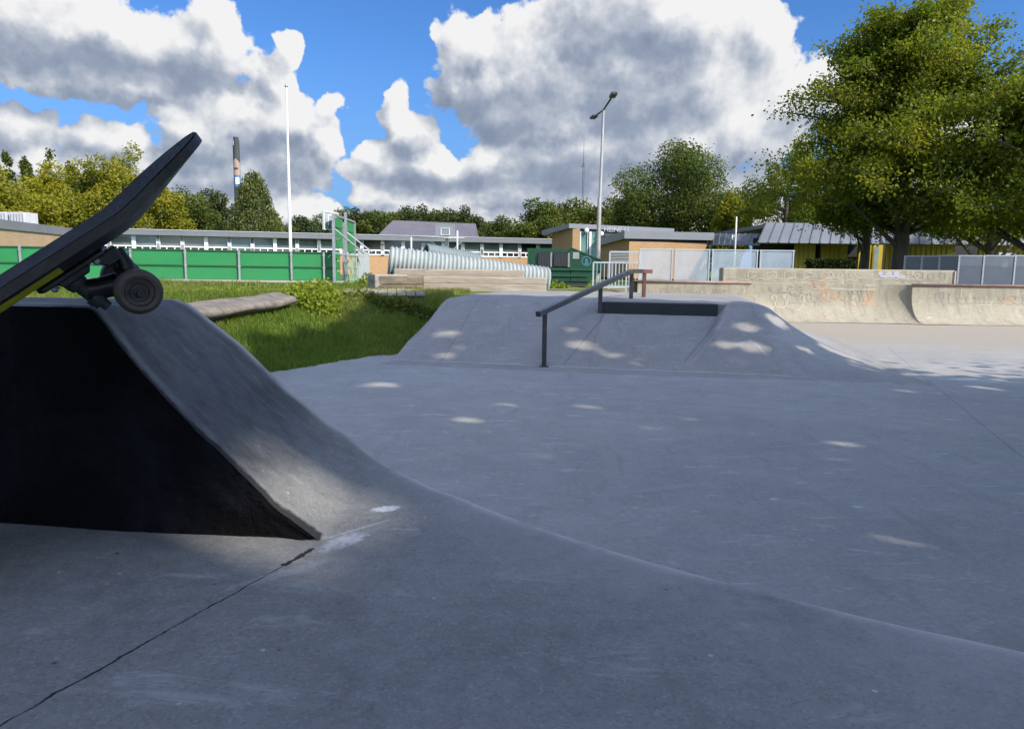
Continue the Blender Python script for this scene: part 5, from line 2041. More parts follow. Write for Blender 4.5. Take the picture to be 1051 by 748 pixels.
me = bpy.data.meshes.new_from_object(to.evaluated_get(bpy.context.evaluated_depsgraph_get()))
bpy.data.objects.remove(to)
me.materials.append(pm('white_letters', (0.5, 0.5, 0.5), None, 2, 0.5))
lo = bpy.data.objects.new('lettering', me)
C.objects.link(lo)
lt0 = at_y(620.0, 237.8, ay)
lo.matrix_world = PM[hall.name].inverted() @ (Matrix.Translation((lt0.x, ay + 0.16, lt0.z)) @ Matrix.Rotation(R(90), 4, 'X'))
lo.parent = hall
for px in (602, 617):
    p = at_y(px, 236.5 if px < 610 else 239.8, ay)
    mb = MB()
    mb.lathe((p.x, ay - 0.05, p.z), (0, -1, 0), [(0.14, 0), (0.14, 0.12), (0.08, 0.16)], 14)
    mb.build('wall_light', M_white, hall, smooth=True, auto=40)

# --- lower wing in front of it: dark fascia, shaded gable to the left, sunlit brick front
by_ = 41.0
w0, w1 = lay(645, by_), lay(724, by_ + 1.0)
w2 = lay(606, by_ + 8.0)
wing = thing('school_wing', 'low orange brick wing with a deep dark grey roof edge behind the white screens', 'building', (w0.x, w0.y, GB))
zW, zWb = at_y(645, 237, by_).z, at_y(645, 245.0, by_).z
zW2b = at_y(606, 253.5, by_ + 8).z
mb = MB()
mb.prism([(w0.x, w0.y, GB), (w1.x, w1.y, GB), (w1.x, w1.y, zWb - 0.15), (w0.x, w0.y, zWb - 0.15)], (0, 0.3, 0))
mb.prism([(w0.x, w0.y + 0.3, GB), (w2.x, w2.y, GB), (w2.x, w2.y, zW2b), (w0.x, w0.y + 0.3, zWb - 0.02)], (0.3, 0.05, 0))
mb.build('brick_wall', M_brick, wing)
mb = MB()
mb.prism([(w0.x + 0.1, w0.y + 0.05, zWb - 0.15), (w1.x, w1.y + 0.05, zWb - 0.15), (w1.x, w1.y + 0.05, zWb - 0.01), (w0.x + 0.1, w0.y + 0.05, zWb - 0.01)], (0, 0.2, 0))
mb.build('soffit_gap', M_darkvoid, wing)
mb = MB()
er = lay(731, by_ + 0.85)
zd0 = at_y(600, 252.5, by_ + 9).z
mb.add([(w0.x - 0.3, w0.y - 0.15, zWb), (er.x, er.y, zWb), (er.x, er.y + 9, zWb), (w2.x - 0.3, w2.y + 1, zd0 - 0.25),
        (w0.x - 0.3, w0.y - 0.15, zW), (er.x, er.y, zW), (er.x, er.y + 9, zW), (w2.x - 0.3, w2.y + 1, zd0 + 0.15)],
       [(0, 1, 2, 3), (4, 5, 6, 7), (0, 1, 5, 4), (1, 2, 6, 5), (2, 3, 7, 6), (3, 0, 4, 7)])
mb.build('roof', M_roofgrey, wing)
mb = MB()
pb0 = at_y(618, 262, by_ + 5)
mb.prism([(lay(614, by_ + 6.3).x - 0.05, by_ + 6.2, GB), (lay(627, by_ + 4.0).x - 0.05, by_ + 3.9, GB), (lay(627, by_ + 4.0).x - 0.05, by_ + 3.9, at_y(620, 257, by_ + 5).z), (lay(614, by_ + 6.3).x - 0.05, by_ + 6.2, at_y(620, 259, by_ + 5).z)], (0.06, 0.02, 0))
mb.build('window', glass('blue_glass', (0.10, 0.16, 0.25)), wing)

# --- zinc clad building on the right
zy = 38.0
zb = thing('zinc_building', 'low building with a wide pale zinc roof and yellow ribbed walls behind the trees', 'building', (gx(780, zy), zy, GB))
ztop_, zmid = at_y(790, 228.5, zy).z, at_y(790, 248.5, zy).z
x0_, x1_ = gx(776, zy), gx(1180, zy)
xl = gx(727, zy + 3)
# sloping zinc eaves band: an inclined face with standing seams
mb = MB()
ya, yb = zy - 1.4, zy + 1.0


def band(px0, px1, d0, yt, yb_):
    a0, a1 = at_y(px0, yb_, d0 - 1.3), at_y(px1, yb_, d0 - 1.3)
    b0, b1 = at_y(px0 + (9 if px0 < 800 else 0), yt, d0), at_y(px1, yt, d0)
    a1.z, b1.z = a0.z, b0.z
    return a0, a1, b1, b0


A0, A1, B1, B0 = band(778, 905, zy, 228.5, 249)
D0, D1, E1, E0 = band(905, 1190, zy - 3, 224, 250)
mb.prism([A0, A1, B1, B0], (0, 0.2, -0.05))
mb.prism([D0, D1, E1, E0], (0, 0.2, -0.05))
g0, g1 = at_y(727, 252, zy + 4), at_y(779, 252, zy + 0.2)
h0, h1 = at_y(727, 240, zy + 4.6), at_y(786, 240, zy + 0.6)
mb.prism([g0, g1, h1, h0], (0.1, 0.2, 0))
zr_ = mb.build('zinc_roof', M_zinc, zb)
mb = MB()


def seams(p0, p1, q1_, q0, n):
    for i in range(n + 1):
        a = p0.lerp(p1, i / n)
        b = q0.lerp(q1_, i / n)
        o_ = Vector((0, -0.03, 0.02))
        mb.bar(a + o_, b + o_, 0.04, 0.05)


for p_ in ((A0, A1, B1, B0, 12), (D0, D1, E1, E0, 22), (g0, g1, h1, h0, 9)):
    mb = MB()
    seams(*p_)
    mb.build('standing_seams', M_zinc, zr_)
mb = MB()
mb.box(((B0.x + E1.x) / 2, zy + 5, B0.z - 0.15), (E1.x - B0.x, 9.6, 0.2))
mb.build('flat_roof', M_fascia, zb)
mb = MB()
# dark recess under the eaves
mb.prism([(A0.x + 0.4, zy + 0.6, GB), (gx(1185, zy), zy + 0.6, GB), (gx(1185, zy), zy + 0.6, A0.z + 0.3), (A0.x + 0.4, zy + 0.6, A0.z + 0.3)], (0, 0.2, 0))
mb.build('recess_wall', M_darkvoid, zb)
m, nb, b = new_mat('yellow_ribbed_sheet')
tc = nb.new('ShaderNodeTexCoord').outputs['Object']
nz = nb.noise(tc, 0.8, 4, 0.6)
nb.put(b.inputs['Base Color'], nb.mix(nb.mr(nz, 0.3, 0.7), (0.36, 0.27, 0.015), (0.48, 0.37, 0.03)))
b.inputs['Roughness'].default_value = 0.5
M_yrib = m
for p0, p1, d in ((815, 836, zy - 0.3), (842, 869, zy - 0.2), (880, 905, zy - 0.1), (908, 979, zy - 2.6), (1003, 1075, zy - 2.4)):
    xa_, xb_ = gx(p0, d), gx(p1, d)
    zt_ = at_y(p0, 250.5, d).z
    mb = MB()
    n = int((xb_ - xa_) / 0.24)
    pts2 = []
    for i in range(n):
        x = xa_ + i * 0.24
        pts2 += [(x, d), (x + 0.09, d), (x + 0.12, d + 0.06), (x + 0.21, d + 0.06)]
    pts2.append((xb_, d + 0.06))
    vv = [(x, y, z) for z in (GB, zt_) for x, y in pts2]
    k = len(pts2)
    mb.add(vv, [(i, i + 1, k + i + 1, k + i) for i in range(k - 1)])
    mb.prism([(xa_, d + 0.08, GB), (xb_, d + 0.08, GB), (xb_, d + 0.08, zt_), (xa_, d + 0.08, zt_)], (0, 0.1, 0))
    mb.build('ribbed_wall', M_yrib, zb)
mb = MB()
xd0, xd1 = gx(897, zy - 0.5), gx(902, zy - 0.5)
mb.prism([(xd0, zy - 0.35, GB), (xd1, zy - 0.35, GB), (xd1, zy - 0.35, at_y(900, 254, zy).z), (xd0, zy - 0.35, at_y(900, 254, zy).z)], (0, 0.05, 0))
mb.build('door', glass('pale_door_glass', (0.25, 0.32, 0.30)), zb)
mb = MB()
mb.box((gx(1028, 33), 33.0, at_y(1028, 261.5, 33).z), (0.75, 0.5, 0.18))
mb.bar((gx(1028, 33), 33, GB), (gx(1028, 33), 33, at_y(1028, 262, 33).z), 0.3, 0.3, up=(0, 1, 0))
o = mb.build('vent_cowl', pm('pale_cowl', (0.42, 0.45, 0.48), None, 3, 0.5), None, bevel=0.02)
tag(o, 'small pale metal cowl standing above the slate screens', 'vent')
mb = MB()
p = at_y(756, 222.5, 37)
q_ = Vector((p.x, 37, GB))
mb.tube([q_, Vector((p.x, 37, 3.0)), p], [0.05, 0.045, 0.03], 8)
o = thing('antenna_mast', 'short white mast beside the sloping zinc wall', 'mast', tuple(q_))
mb.build('pole', M_white, o, smooth=True)
mb = MB()
mb.tube([Vector((p.x - 0.16, 37, 2.6)), Vector((p.x - 0.16, 37, p.z - 0.9))], 0.03, 8)
mb.tube([Vector((p.x - 0.2, 37, 2.8)), Vector((p.x + 0.04, 37, 2.8))], 0.02, 8)
mb.build('side_tube', M_white, o, smooth=True)

# ------------------------------------------------------------------ far chimney and lattice mast
chy = 420.0
k0, k1 = at_y(242, 141, chy), at_y(242, 205, chy)
cr = 3.2 / FPX * chy
ch = thing('chimney', 'tall distant dark chimney with a peach band and a blue white emblem', 'chimney', (k0.x, chy, 0))
M_ch = pm('dark_chimney', (0.05, 0.053, 0.06), (0.04, 0.042, 0.05), 0.1, 0.8)
zz = lambda y: at_y(242, y, chy).z
mb = MB()
mb.lathe((k0.x, chy, 0), (0, 0, 1), [(cr * 1.05, 0), (cr, zz(145)), (cr, zz(144)), (cr * 0.8, zz(143.5)), (cr * 0.8, zz(141))], 24)
mb.build('shaft', M_ch, ch, smooth=True, auto=40)
M_peach = pm('peach_band', (0.36, 0.25, 0.20), None, 0.1, 0.8)
M_blueb = pm('blue_band', (0.08, 0.17, 0.30), None, 0.1, 0.8)
mb = MB()


def cyl_patch(a0, a1, z0, z1, r, n=10):
    vs3 = []
    for i in range(n + 1):
        a = a0 + (a1 - a0) * i / n
        zt_ = z1 if not callable(z1) else z1(i / n)
        for z in (z0, zt_):
            vs3.append((k0.x + r * math.sin(a), chy - r * math.cos(a), z))
    return vs3, [(2 * i, 2 * i + 2, 2 * i + 3, 2 * i + 1) for i in range(n)]


mb.add(*cyl_patch(-1.5, 1.5, zz(180), lambda t: zz(168) + (zz(163) - zz(168)) * (1 - abs(2 * t - 1)), cr * 1.03))
mb.build('peach_band', M_peach, ch)
mb = MB()
mb.add(*cyl_patch(-0.6, 0.7, zz(174.5), lambda t: zz(172.5), cr * 1.06))
mb.build('dark_diamond', M_ch, ch)
mb = MB()
mb.add(*cyl_patch(-1.5, 1.5, zz(192), lambda t: zz(180), cr * 1.04))
mb.build('blue_band', M_blueb, ch)
mb = MB()
mb.add(*cyl_patch(-0.2, 0.9, zz(189.5), lambda t: zz(182.5), cr * 1.07))
mb.add(*cyl_patch(-0.75, -0.35, zz(149.5), lambda t: zz(144.5), cr * 1.07))
mb.build('white_emblem', M_white, ch)

my = 260.0
m0, m1 = at_y(599.5, 142, my), at_y(599, 215, my)
ms = thing('lattice_mast', 'thin distant lattice mast behind the street lamp', 'mast', (m0.x, my, 0))
mb = MB()
hz_ = m0.z
r = 0.38
for a in (0, 2.09, 4.19):
    mb.tube([(m0.x + r * math.cos(a), my + r * math.sin(a), 0), (m0.x + r * 0.8 * math.cos(a), my + r * 0.8 * math.sin(a), hz_ * 0.82)], 0.06, 5)
nst = 40
for i in range(nst):
    z0, z1 = hz_ * 0.82 * i / nst, hz_ * 0.82 * (i + 1) / nst
    a = [0, 2.09, 4.19][i % 3]
    b_ = [0, 2.09, 4.19][(i + 1) % 3]
    mb.bar((m0.x + r * math.cos(a), my + r * math.sin(a), z0), (m0.x + r * math.cos(b_), my + r * math.sin(b_), z1), 0.05, 0.05)
mb.build('lattice', M_blackmetal, ms)
mb = MB()
mb.tube([(m0.x, my, hz_ * 0.8), (m0.x, my, hz_)], [0.10, 0.04], 6)
mb.bar((m0.x - 1.0, my, at_y(599, 171, my).z), (m0.x + 0.4, my, at_y(599, 171, my).z), 0.15, 0.15)
mb.build('antenna', M_blackmetal, ms)
# ------------------------------------------------------------------ trees
def leaf_mat(name, c1, c2, c3, trans=0.35):
    m = bpy.data.materials.new(name)
    m.use_nodes = True
    nt = m.node_tree
    nt.nodes.clear()
    nb = NB(nt)
    geo = nb.new('ShaderNodeNewGeometry')
    rnd = geo.outputs['Random Per Island']
    big = nb.noise(geo.outputs['Position'], 0.55, 3, 0.5)
    col = nb.mix(rnd, c1, c2)
    col = nb.mix(nb.mr(big, 0.45, 0.68), col, c3)
    d = nb.new('ShaderNodeBsdfDiffuse')
    nb.put(d.inputs[0], col)
    t = nb.new('ShaderNodeBsdfTranslucent')
    nb.put(t.inputs[0], nb.mix(1.0, col, (1.25, 1.25, 0.6), 'MULTIPLY'))
    mx = nb.new('ShaderNodeMixShader')
    mx.inputs[0].default_value = trans
    nt.links.new(d.outputs[0], mx.inputs[1])
    nt.links.new(t.outputs[0], mx.inputs[2])
    g = nb.new('ShaderNodeBsdfGlossy')
    g.inputs['Roughness'].default_value = 0.45
    g.inputs[0].default_value = (0.8, 0.8, 0.8, 1)
    m2 = nb.new('ShaderNodeMixShader')
    m2.inputs[0].default_value = 0.012
    nt.links.new(mx.outputs[0], m2.inputs[1])
    nt.links.new(g.outputs[0], m2.inputs[2])
    o_ = nb.new('ShaderNodeOutputMaterial')
    nt.links.new(m2.outputs[0], o_.inputs[0])
    return m


L_yel = leaf_mat('yellow_green_leaves', (0.245, 0.240, 0.022), (0.150, 0.168, 0.016), (0.30, 0.275, 0.025), 0.45)
L_mid = leaf_mat('mid_green_leaves', (0.085, 0.115, 0.022), (0.052, 0.078, 0.015), (0.135, 0.150, 0.028), 0.4)
L_dark = leaf_mat('dark_green_leaves', (0.046, 0.068, 0.020), (0.028, 0.046, 0.014), (0.078, 0.095, 0.024))
L_birch = leaf_mat('grey_green_leaves', (0.125, 0.150, 0.045), (0.085, 0.110, 0.032), (0.17, 0.18, 0.055), 0.4)
L_con = leaf_mat('conifer_needles', (0.030, 0.055, 0.018), (0.045, 0.07, 0.022), (0.06, 0.085, 0.03), 0.15)
L_beech = leaf_mat('beech_leaves', (0.150, 0.195, 0.020), (0.090, 0.130, 0.015), (0.255, 0.265, 0.028), 0.52)
L_hedge = leaf_mat('hedge_leaves', (0.028, 0.045, 0.012), (0.02, 0.034, 0.01), (0.05, 0.07, 0.02))
L_weed = leaf_mat('bright_weed_leaves', (0.20, 0.28, 0.03), (0.13, 0.20, 0.02), (0.28, 0.32, 0.05), 0.45)
M_bark = pm('grey_bark', (0.115, 0.095, 0.075), (0.06, 0.05, 0.042), 6, 0.9, 0.8, 14, grime=(0.09, 0.10, 0.06), gscale=2, stretch=(1, 1, 0.3))


def leaf_quads(rng, P, size, outward=None, droop=0.0, aspect=0.55):
    n = len(P)
    N = rng.normal(size=(n, 3))
    N /= np.linalg.norm(N, axis=1, keepdims=True)
    if outward is not None:
        N = N * 0.75 + outward * 0.55 + np.array([0, 0, 0.35])
        N /= np.linalg.norm(N, axis=1, keepdims=True)
    A = rng.normal(size=(n, 3))
    A[:, 2] -= droop
    A -= N * np.sum(A * N, 1, keepdims=True)
    A /= np.linalg.norm(A, axis=1, keepdims=True)
    B = np.cross(N, A)
    s = size * rng.uniform(0.65, 1.35, n)[:, None]
    a, b_ = A * s * 0.5, B * s * 0.5 * aspect
    V = np.stack([P - a, P + b_ + a * 0.1, P + a, P - b_ + a * 0.1], 1).reshape(-1, 3)
    F = np.arange(4 * n).reshape(n, 4)
    return V, F


def crown_points(rng, radii, zc, lobes, n, lobe_r=(0.24, 0.42), shape='round', flat=0.75):
    """lobes of leaves spread over an ellipsoid; returns points, outward directions and lobe centres"""
    rx, ry, rz = radii
    cs, rs = [], []
    for i in range(lobes):
        d = rng.normal(size=3)
        d /= np.linalg.norm(d)
        f = rng.uniform(0.35, 0.92)
        c = d * f
        if shape == 'cone':
            t = rng.uniform(0, 1) ** 1.3
            a = rng.uniform(0, 2 * math.pi)
            w_ = (1 - t) * 0.75 + 0.06
            c = np.array([math.cos(a) * w_ * rng.uniform(0.3, 1), math.sin(a) * w_ * rng.uniform(0.3, 1), 2 * t - 1])
        if shape == 'egg':
            k = 1 - 0.45 * max(0, c[2]) ** 1.2
            c[:2] *= k * 1.15
        cs.append(c)
        r = rng.uniform(*lobe_r)
        if shape == 'cone':
            r *= 0.45 + 0.55 * (1 - (c[2] + 1) / 2)
        rs.append(r)
    cs, rs = np.array(cs), np.array(rs)
    w_ = rs ** 2
    pick = rng.choice(lobes, size=n, p=w_ / w_.sum())
    d = rng.normal(size=(n, 3))
    d /= np.linalg.norm(d, axis=1, keepdims=True)
    rr = rs[pick] * rng.uniform(0.35, 1.0, n) ** 0.45 * (1 + 0.16 * rng.normal(size=n))
    p = cs[pick] + d * rr[:, None] * np.array([1, 1, flat])
    P = p * np.array([rx, ry, rz]) + np.array([0, 0, zc])
    out_ = d * 0.7 + p * 0.5
    out_ /= np.linalg.norm(out_, axis=1, keepdims=True) + 1e-9
    return P, out_, cs * np.array([rx, ry, rz]) + np.array([0, 0, zc])


def tree_mesh(tname, label, seed, loc, H, radii, leaf, n, mat, group=None, shape='round', lobes=40, trunk_r=0.2, lobe_r=(0.24, 0.42), base=None, droop=0.3, limbs=9, zmin=None, lean=0.0):
    rng = np.random.default_rng(seed)
    t_ = thing(tname, label, 'tree', tuple(loc), group=group)
    zc = H - radii[2] * (1.0 if shape != 'cone' else 0.98) - 0.0
    P, O_, cs = crown_points(rng, radii, zc, lobes, n, lobe_r, shape)
    if zmin is not None:
        k = P[:, 2] > zmin + 0.5 * rng.normal(size=len(P)) * 0.5
        P, O_ = P[k], O_[k]
    L0 = Vector(loc)
    V, F = leaf_quads(rng, P, leaf, O_, droop)
    np_mesh('crown', V + np.array(loc), F, mat, t_)
    mb_ = MB()
    top = Vector((lean, 0, zc + radii[2] * 0.55))
    stem = [Vector((0, 0, -0.2)), Vector((0.02, 0.01, 0.25)), Vector((lean * 0.2, 0.05, zc * 0.4)), Vector((lean * 0.5, -0.05, zc)), top]
    mb_.tube([L0 + p for p in stem], [trunk_r * 1.35, trunk_r * 1.02, trunk_r * 0.85, trunk_r * 0.5, trunk_r * 0.12], 12)
    order = rng.permutation(len(cs))[:limbs]
    for j in order:
        c = Vector(cs[j])
        z0 = max(0.25 * H * 0.6, min(zc * 1.1, c.z - 0.45 * math.hypot(c.x, c.y) - 0.3))
        f = min(1, max(0, z0 / max(zc, 0.1)))
        st_ = Vector((lean * 0.5 * f, 0, z0))
        md = st_.lerp(c, 0.5) + Vector((0, 0, -0.06 * (c - st_).length))
        mb_.tube([L0 + st_, L0 + md, L0 + c], [trunk_r * 0.42, trunk_r * 0.26, trunk_r * 0.07], 7)
    mb_.build('trunk', M_bark, t_, smooth=True, auto=60)
    return t_


def place(px, d, ytop):
    p = at_y(px, ytop, d)
    return p.x, p.z


def wpx(w_, d):
    return w_ / FPX * d


# --- yellow-green maples on the left
maples = [(18, 50, 168, 100, 'yellow-green maple at the left edge, above the rooftop unit'), (62, 53, 163, 84, 'middle yellow-green maple behind the brick hall'), (113, 55, 141, 84, 'tallest yellow-green maple, just left of the skateboard nose'), (160, 60, 182, 66, 'small yellow-green maple half hidden by the skateboard'), (-40, 47, 160, 110, 'yellow-green maple cut by the left edge of the photo')]
for i, (px, d, yt, w_, lb) in enumerate(maples):
    x, z = place(px, d, yt)
    rz = (z - 0.6) * 0.46
    tree_mesh('maple_tree', lb, 100 + i, (x, d, 0.6), z - 0.6, (wpx(w_, d) / 2, wpx(w_, d) / 2, rz), 0.20, 20000, L_yel, 'yellow-green maples on the left', lobes=46, lobe_r=(0.18, 0.34), trunk_r=0.16)
# --- dark conifers behind
for i, (px, yt, lb) in enumerate(((6, 160, 'leftmost green conifer tip behind the maples'), (27, 156, 'tallest green conifer behind the maples'), (50, 159, 'green conifer standing between two others behind the maples'), (72, 168, 'rightmost green conifer behind the maples'))):
    d = 78
    x, z = place(px, d, yt)
    tree_mesh('conifer_tree', lb, 140 + i, (x, d, 0.5), z - 0.5, (wpx(54, d) / 2, wpx(54, d) / 2, (z - 0.5) * 0.48), 0.30, 9000, L_mid, 'conifers behind the maples', shape='cone', lobes=46, lobe_r=(0.2, 0.34), limbs=3)
# --- mixed green trees left of centre
mids = [(196, 68, 188, 64, L_mid, 'rounded green tree between the skateboard nose and the chimney'), (222, 72, 196, 60, L_dark, 'dark green tree in front of the chimney foot'), (305, 80, 221, 52, L_dark, 'low dark tree right of the weeping birch'), (282, 76, 214, 40, L_mid, 'small green tree tucked behind the weeping birch'), (338, 86, 222, 54, L_mid, 'low green tree behind the goal end')]
for i, (px, d, yt, w_, mt, lb) in enumerate(mids):
    x, z = place(px, d, yt)
    tree_mesh('broadleaf_tree', lb, 160 + i, (x, d, 0.5), z - 0.5, (wpx(w_, d) / 2, wpx(w_, d) / 2, (z - 0.5) * 0.47), 0.24, 13000, mt, 'green trees behind the classroom block', lobes=36, lobe_r=(0.2, 0.38))
# --- weeping birch
d = 64
x, z = place(259, d, 174)
rng = np.random.default_rng(77)
t_ = thing('birch_tree', 'tall weeping birch with hanging grey-green strands beside the chimney', 'tree', (x, d, 0.5))
Hb = z - 0.5
n = 620
a = rng.uniform(0, 2 * math.pi, n)
tz = rng.uniform(0.12, 0.98, n) ** 0.8
rad = wpx(66, d) / 2 * np.sqrt(np.clip(1 - tz, 0.02, 1)) ** 1.1 * np.sqrt(rng.uniform(0.15, 1, n)) * 1.15
pts_ = []
for i in range(n):
    ln = rng.uniform(0.9, 2.6)
    m_ = 17
    k = np.linspace(0, 1, m_)
    zz_ = Hb * tz[i] - ln * k + 0.25 * np.sin(k * math.pi)
    rr_ = rad[i] * (1 + 0.10 * k)
    pp = np.stack([rr_ * math.cos(a[i]), rr_ * math.sin(a[i]), zz_], -1) + rng.normal(size=(m_, 3)) * np.array([0.10, 0.10, 0.05])
    pts_.append(pp)
P = np.concatenate(pts_)
P = P[P[:, 2] > 0.6]
V, F = leaf_quads(rng, P, 0.26, None, 2.2, 0.45)
np_mesh('crown', V + np.array((x, d, 0.5)), F, L_birch, t_)
mb = MB()
mb.tube([(x, d, 0.3), (x + 0.1, d, 4), (x, d, 0.5 + Hb * 0.95)], [0.2, 0.13, 0.03], 8)
mb.build('trunk', pm('birch_bark', (0.45, 0.44, 0.42), (0.12, 0.11, 0.10), 3, 0.8), t_, smooth=True)

# --- far treeline behind the classroom block: five kinds of crown, copied along the line
proto = []
for i in range(5):
    proto.append(tree_mesh('treeline_tree', 'tree', 200 + i, (0, 0, 0), 7.6, (2.9, 2.9, 3.4), 0.28, 9500, (L_mid, L_dark, L_mid, L_yel, L_dark)[i] if i != 3 else L_mid, 'trees in the far treeline', lobes=34, lobe_r=(0.2, 0.4), limbs=5, shape='egg' if i % 2 else 'round'))
rl = random.Random(11)
line = []
px = 352
while px < 665:
    yt = 212 + rl.uniform(-5, 6)
    if 495 < px < 545:
        yt += 7
    if px > 545:
        yt -= 6
    line.append((px, 96 + rl.uniform(-5, 6), yt))
    px += rl.uniform(12, 17)
for i, (px, d, yt) in enumerate(line):
    o = proto[i] if i < 5 else copy_tree(proto[(i * 3 + i // 4) % 5])
    x, z = place(px, d, yt)
    o.location = (x, d, 0.4)
    s = (z - 0.4) / 7.6
    o.scale = (s * rl.uniform(0.95, 1.25), s * rl.uniform(0.9, 1.2), s)
    o.rotation_euler = (0, 0, rl.uniform(0, 6.28))
    where = 'above the slate gabled roof' if 393 < px < 488 else ('left of the slate gabled roof' if px <= 393 else ('between the slate roof and the school hall' if px < 560 else 'above the school hall roof'))
    o['label'] = 'bushy tree in the far treeline ' + where

# --- rounded dome tree behind the school wing
d = 60
x, z = place(708, d, 139)
tree_mesh('dome_tree', 'broad dome-shaped dark green tree behind the brick school wing', 301, (x, d, 0.5), z - 0.5, (wpx(158, d) / 2, wpx(150, d) / 2, (z - 0.5) * 0.52), 0.20, 56000, L_mid, lobes=90, lobe_r=(0.16, 0.30), trunk_r=0.35)
for i, (px, d, yt, w_, mt, lb) in enumerate(((652, 66, 178, 50, L_dark, 'dark tree at the left flank of the dome-shaped tree'), (752, 52, 196, 46, L_yel, 'pale yellow-green bush tree at the right flank of the dome-shaped tree'), (640, 78, 208, 50, L_mid, 'low tree left of the dome-shaped tree'))):
    x, z = place(px, d, yt)
    tree_mesh('broadleaf_tree', lb, 320 + i, (x, d, 0.5), z - 0.5, (wpx(w_, d) / 2, wpx(w_, d) / 2, (z - 0.5) * 0.48), 0.22, 12000, mt, lobes=34, lobe_r=(0.2, 0.38))
# --- trees in front of and behind the zinc building
for i, (px, d, yt, w_, mt, lb, n, lf) in enumerate(((812, 46, 131, 78, L_beech, 'slender light green tree between the dome-shaped tree and the big beech', 26000, 0.15), (848, 50, 160, 80, L_beech, 'loose light green tree showing under the left of the big beech', 9000, 0.24), (985, 50, 170, 120, L_yel, 'sunlit yellow-green tree glimpsed behind the big beech', 9000, 0.28))):
    x, z = place(px, d, yt)
    tree_mesh('broadleaf_tree', lb, 340 + i, (x, d, 0.5), z - 0.5, (wpx(w_, d) / 2, wpx(w_, d) / 2, (z - 0.5) * 0.47), lf, n, mt, lobes=44, lobe_r=(0.16, 0.32), shape='egg')


def beech(label, seed, loc, H, spread, n, leaf, zbot, trunk_r, shape_k=0.75, lean=0.0, nl=120, mat=None, twigs=True):
    """spreading beech: many limbs rising from the trunk, each carrying flat sprays of leaves"""
    rng = np.random.default_rng(seed)
    t_ = thing('beech_tree', label, 'tree', tuple(loc), group='big beeches around the park')
    L0 = Vector(loc)
    mb_ = MB()
    tops = Vector((lean, 0.1, H * 0.93))
    stem = resample([Vector((0, 0, -0.3)), Vector((0.03, 0, 0.5)), Vector((lean * 0.25 + 0.08, 0.03, H * 0.3)), Vector((lean * 0.6 - 0.05, -0.05, H * 0.62)), tops], 0.4)
    m_ = len(stem)
    mb_.tube([L0 + p for p in stem], [trunk_r * (1.45 if i == 0 else 1.08 - 1.0 * (i / m_) ** 0.85) for i in range(m_)], 14)
    P, O_ = [], []
    for j in range(nl):
        u = rng.uniform(0, 1) ** 0.85
        z0 = H * (0.20 + 0.66 * u)
        st_ = stem[min(m_ - 1, int(z0 / (H * 0.93) * m_))].copy()
        zr_ = (z0 - zbot * 0.6) / H
        reach = spread * (0.25 + 0.85 * (1 - u) ** shape_k) * rng.uniform(0.62, 1.08)
        a = rng.uniform(0, 2 * math.pi)
        rise = reach * rng.uniform(0.12, 0.55) * (0.7 + u)
        e = st_ + Vector((math.cos(a) * reach, math.sin(a) * reach, rise))
        e.z = min(max(e.z, zbot + rng.uniform(0, 0.8)), H * 0.985)
        md = st_.lerp(e, 0.55) + Vector((0, 0, 0.12 * reach))
        if j % (2 if twigs else 9) == 0:
            mb_.tube([L0 + st_, L0 + md, L0 + e], [trunk_r * 0.30 * (1 - 0.5 * u), trunk_r * 0.17, trunk_r * 0.03], 6)
        ntw = 15
        k = max(4, int(n / nl / ntw))
        ld = (e - st_).normalized()
        for q in range(ntw):
            t = rng.uniform(0.22, 1.0)
            bs = st_.lerp(md, t / 0.55) if t < 0.55 else md.lerp(e, (t - 0.55) / 0.45)
            tl = reach * 0.36 * (1.15 - 0.6 * t) * rng.uniform(0.5, 1.15) + 0.12
            a2 = rng.uniform(0, 2 * math.pi)
            dv = (ld * 0.75 + Vector((math.cos(a2), math.sin(a2), rng.uniform(-0.55, 0.75)))).normalized()
            te = bs + dv * tl
            if q % 3 == 0 and twigs:
                mb_.tube([L0 + bs, L0 + te], [trunk_r * 0.05, trunk_r * 0.015], 4, caps=False)
            u2 = rng.uniform(0.12, 1.05, k)
            p = np.array(bs)[None, :] + np.array(dv)[None, :] * (u2 * tl)[:, None]
            w2 = 0.10 + 0.13 * tl
            off = np.clip(rng.normal(size=(k, 3)), -1.9, 1.9) * np.array([w2, w2, w2 * 0.85])
            off[:, 2] -= 0.06 * u2 * tl
            P.append(p + off)
            O_.append(off / (np.linalg.norm(off, axis=1, keepdims=True) + 1e-9))
    P, O_ = np.concatenate(P), np.concatenate(O_)
    k = P[:, 2] > zbot + 0.35 * rng.normal(size=len(P))
    P, O_ = P[k], O_[k]
    V, F = leaf_quads(rng, P, leaf, O_ * 0.4, 0.4, 0.62)
    np_mesh('crown', V + np.array(loc), F, mat or L_beech, t_)
    mb_.build('trunk', M_bark, t_, smooth=True, auto=60)
    return t_


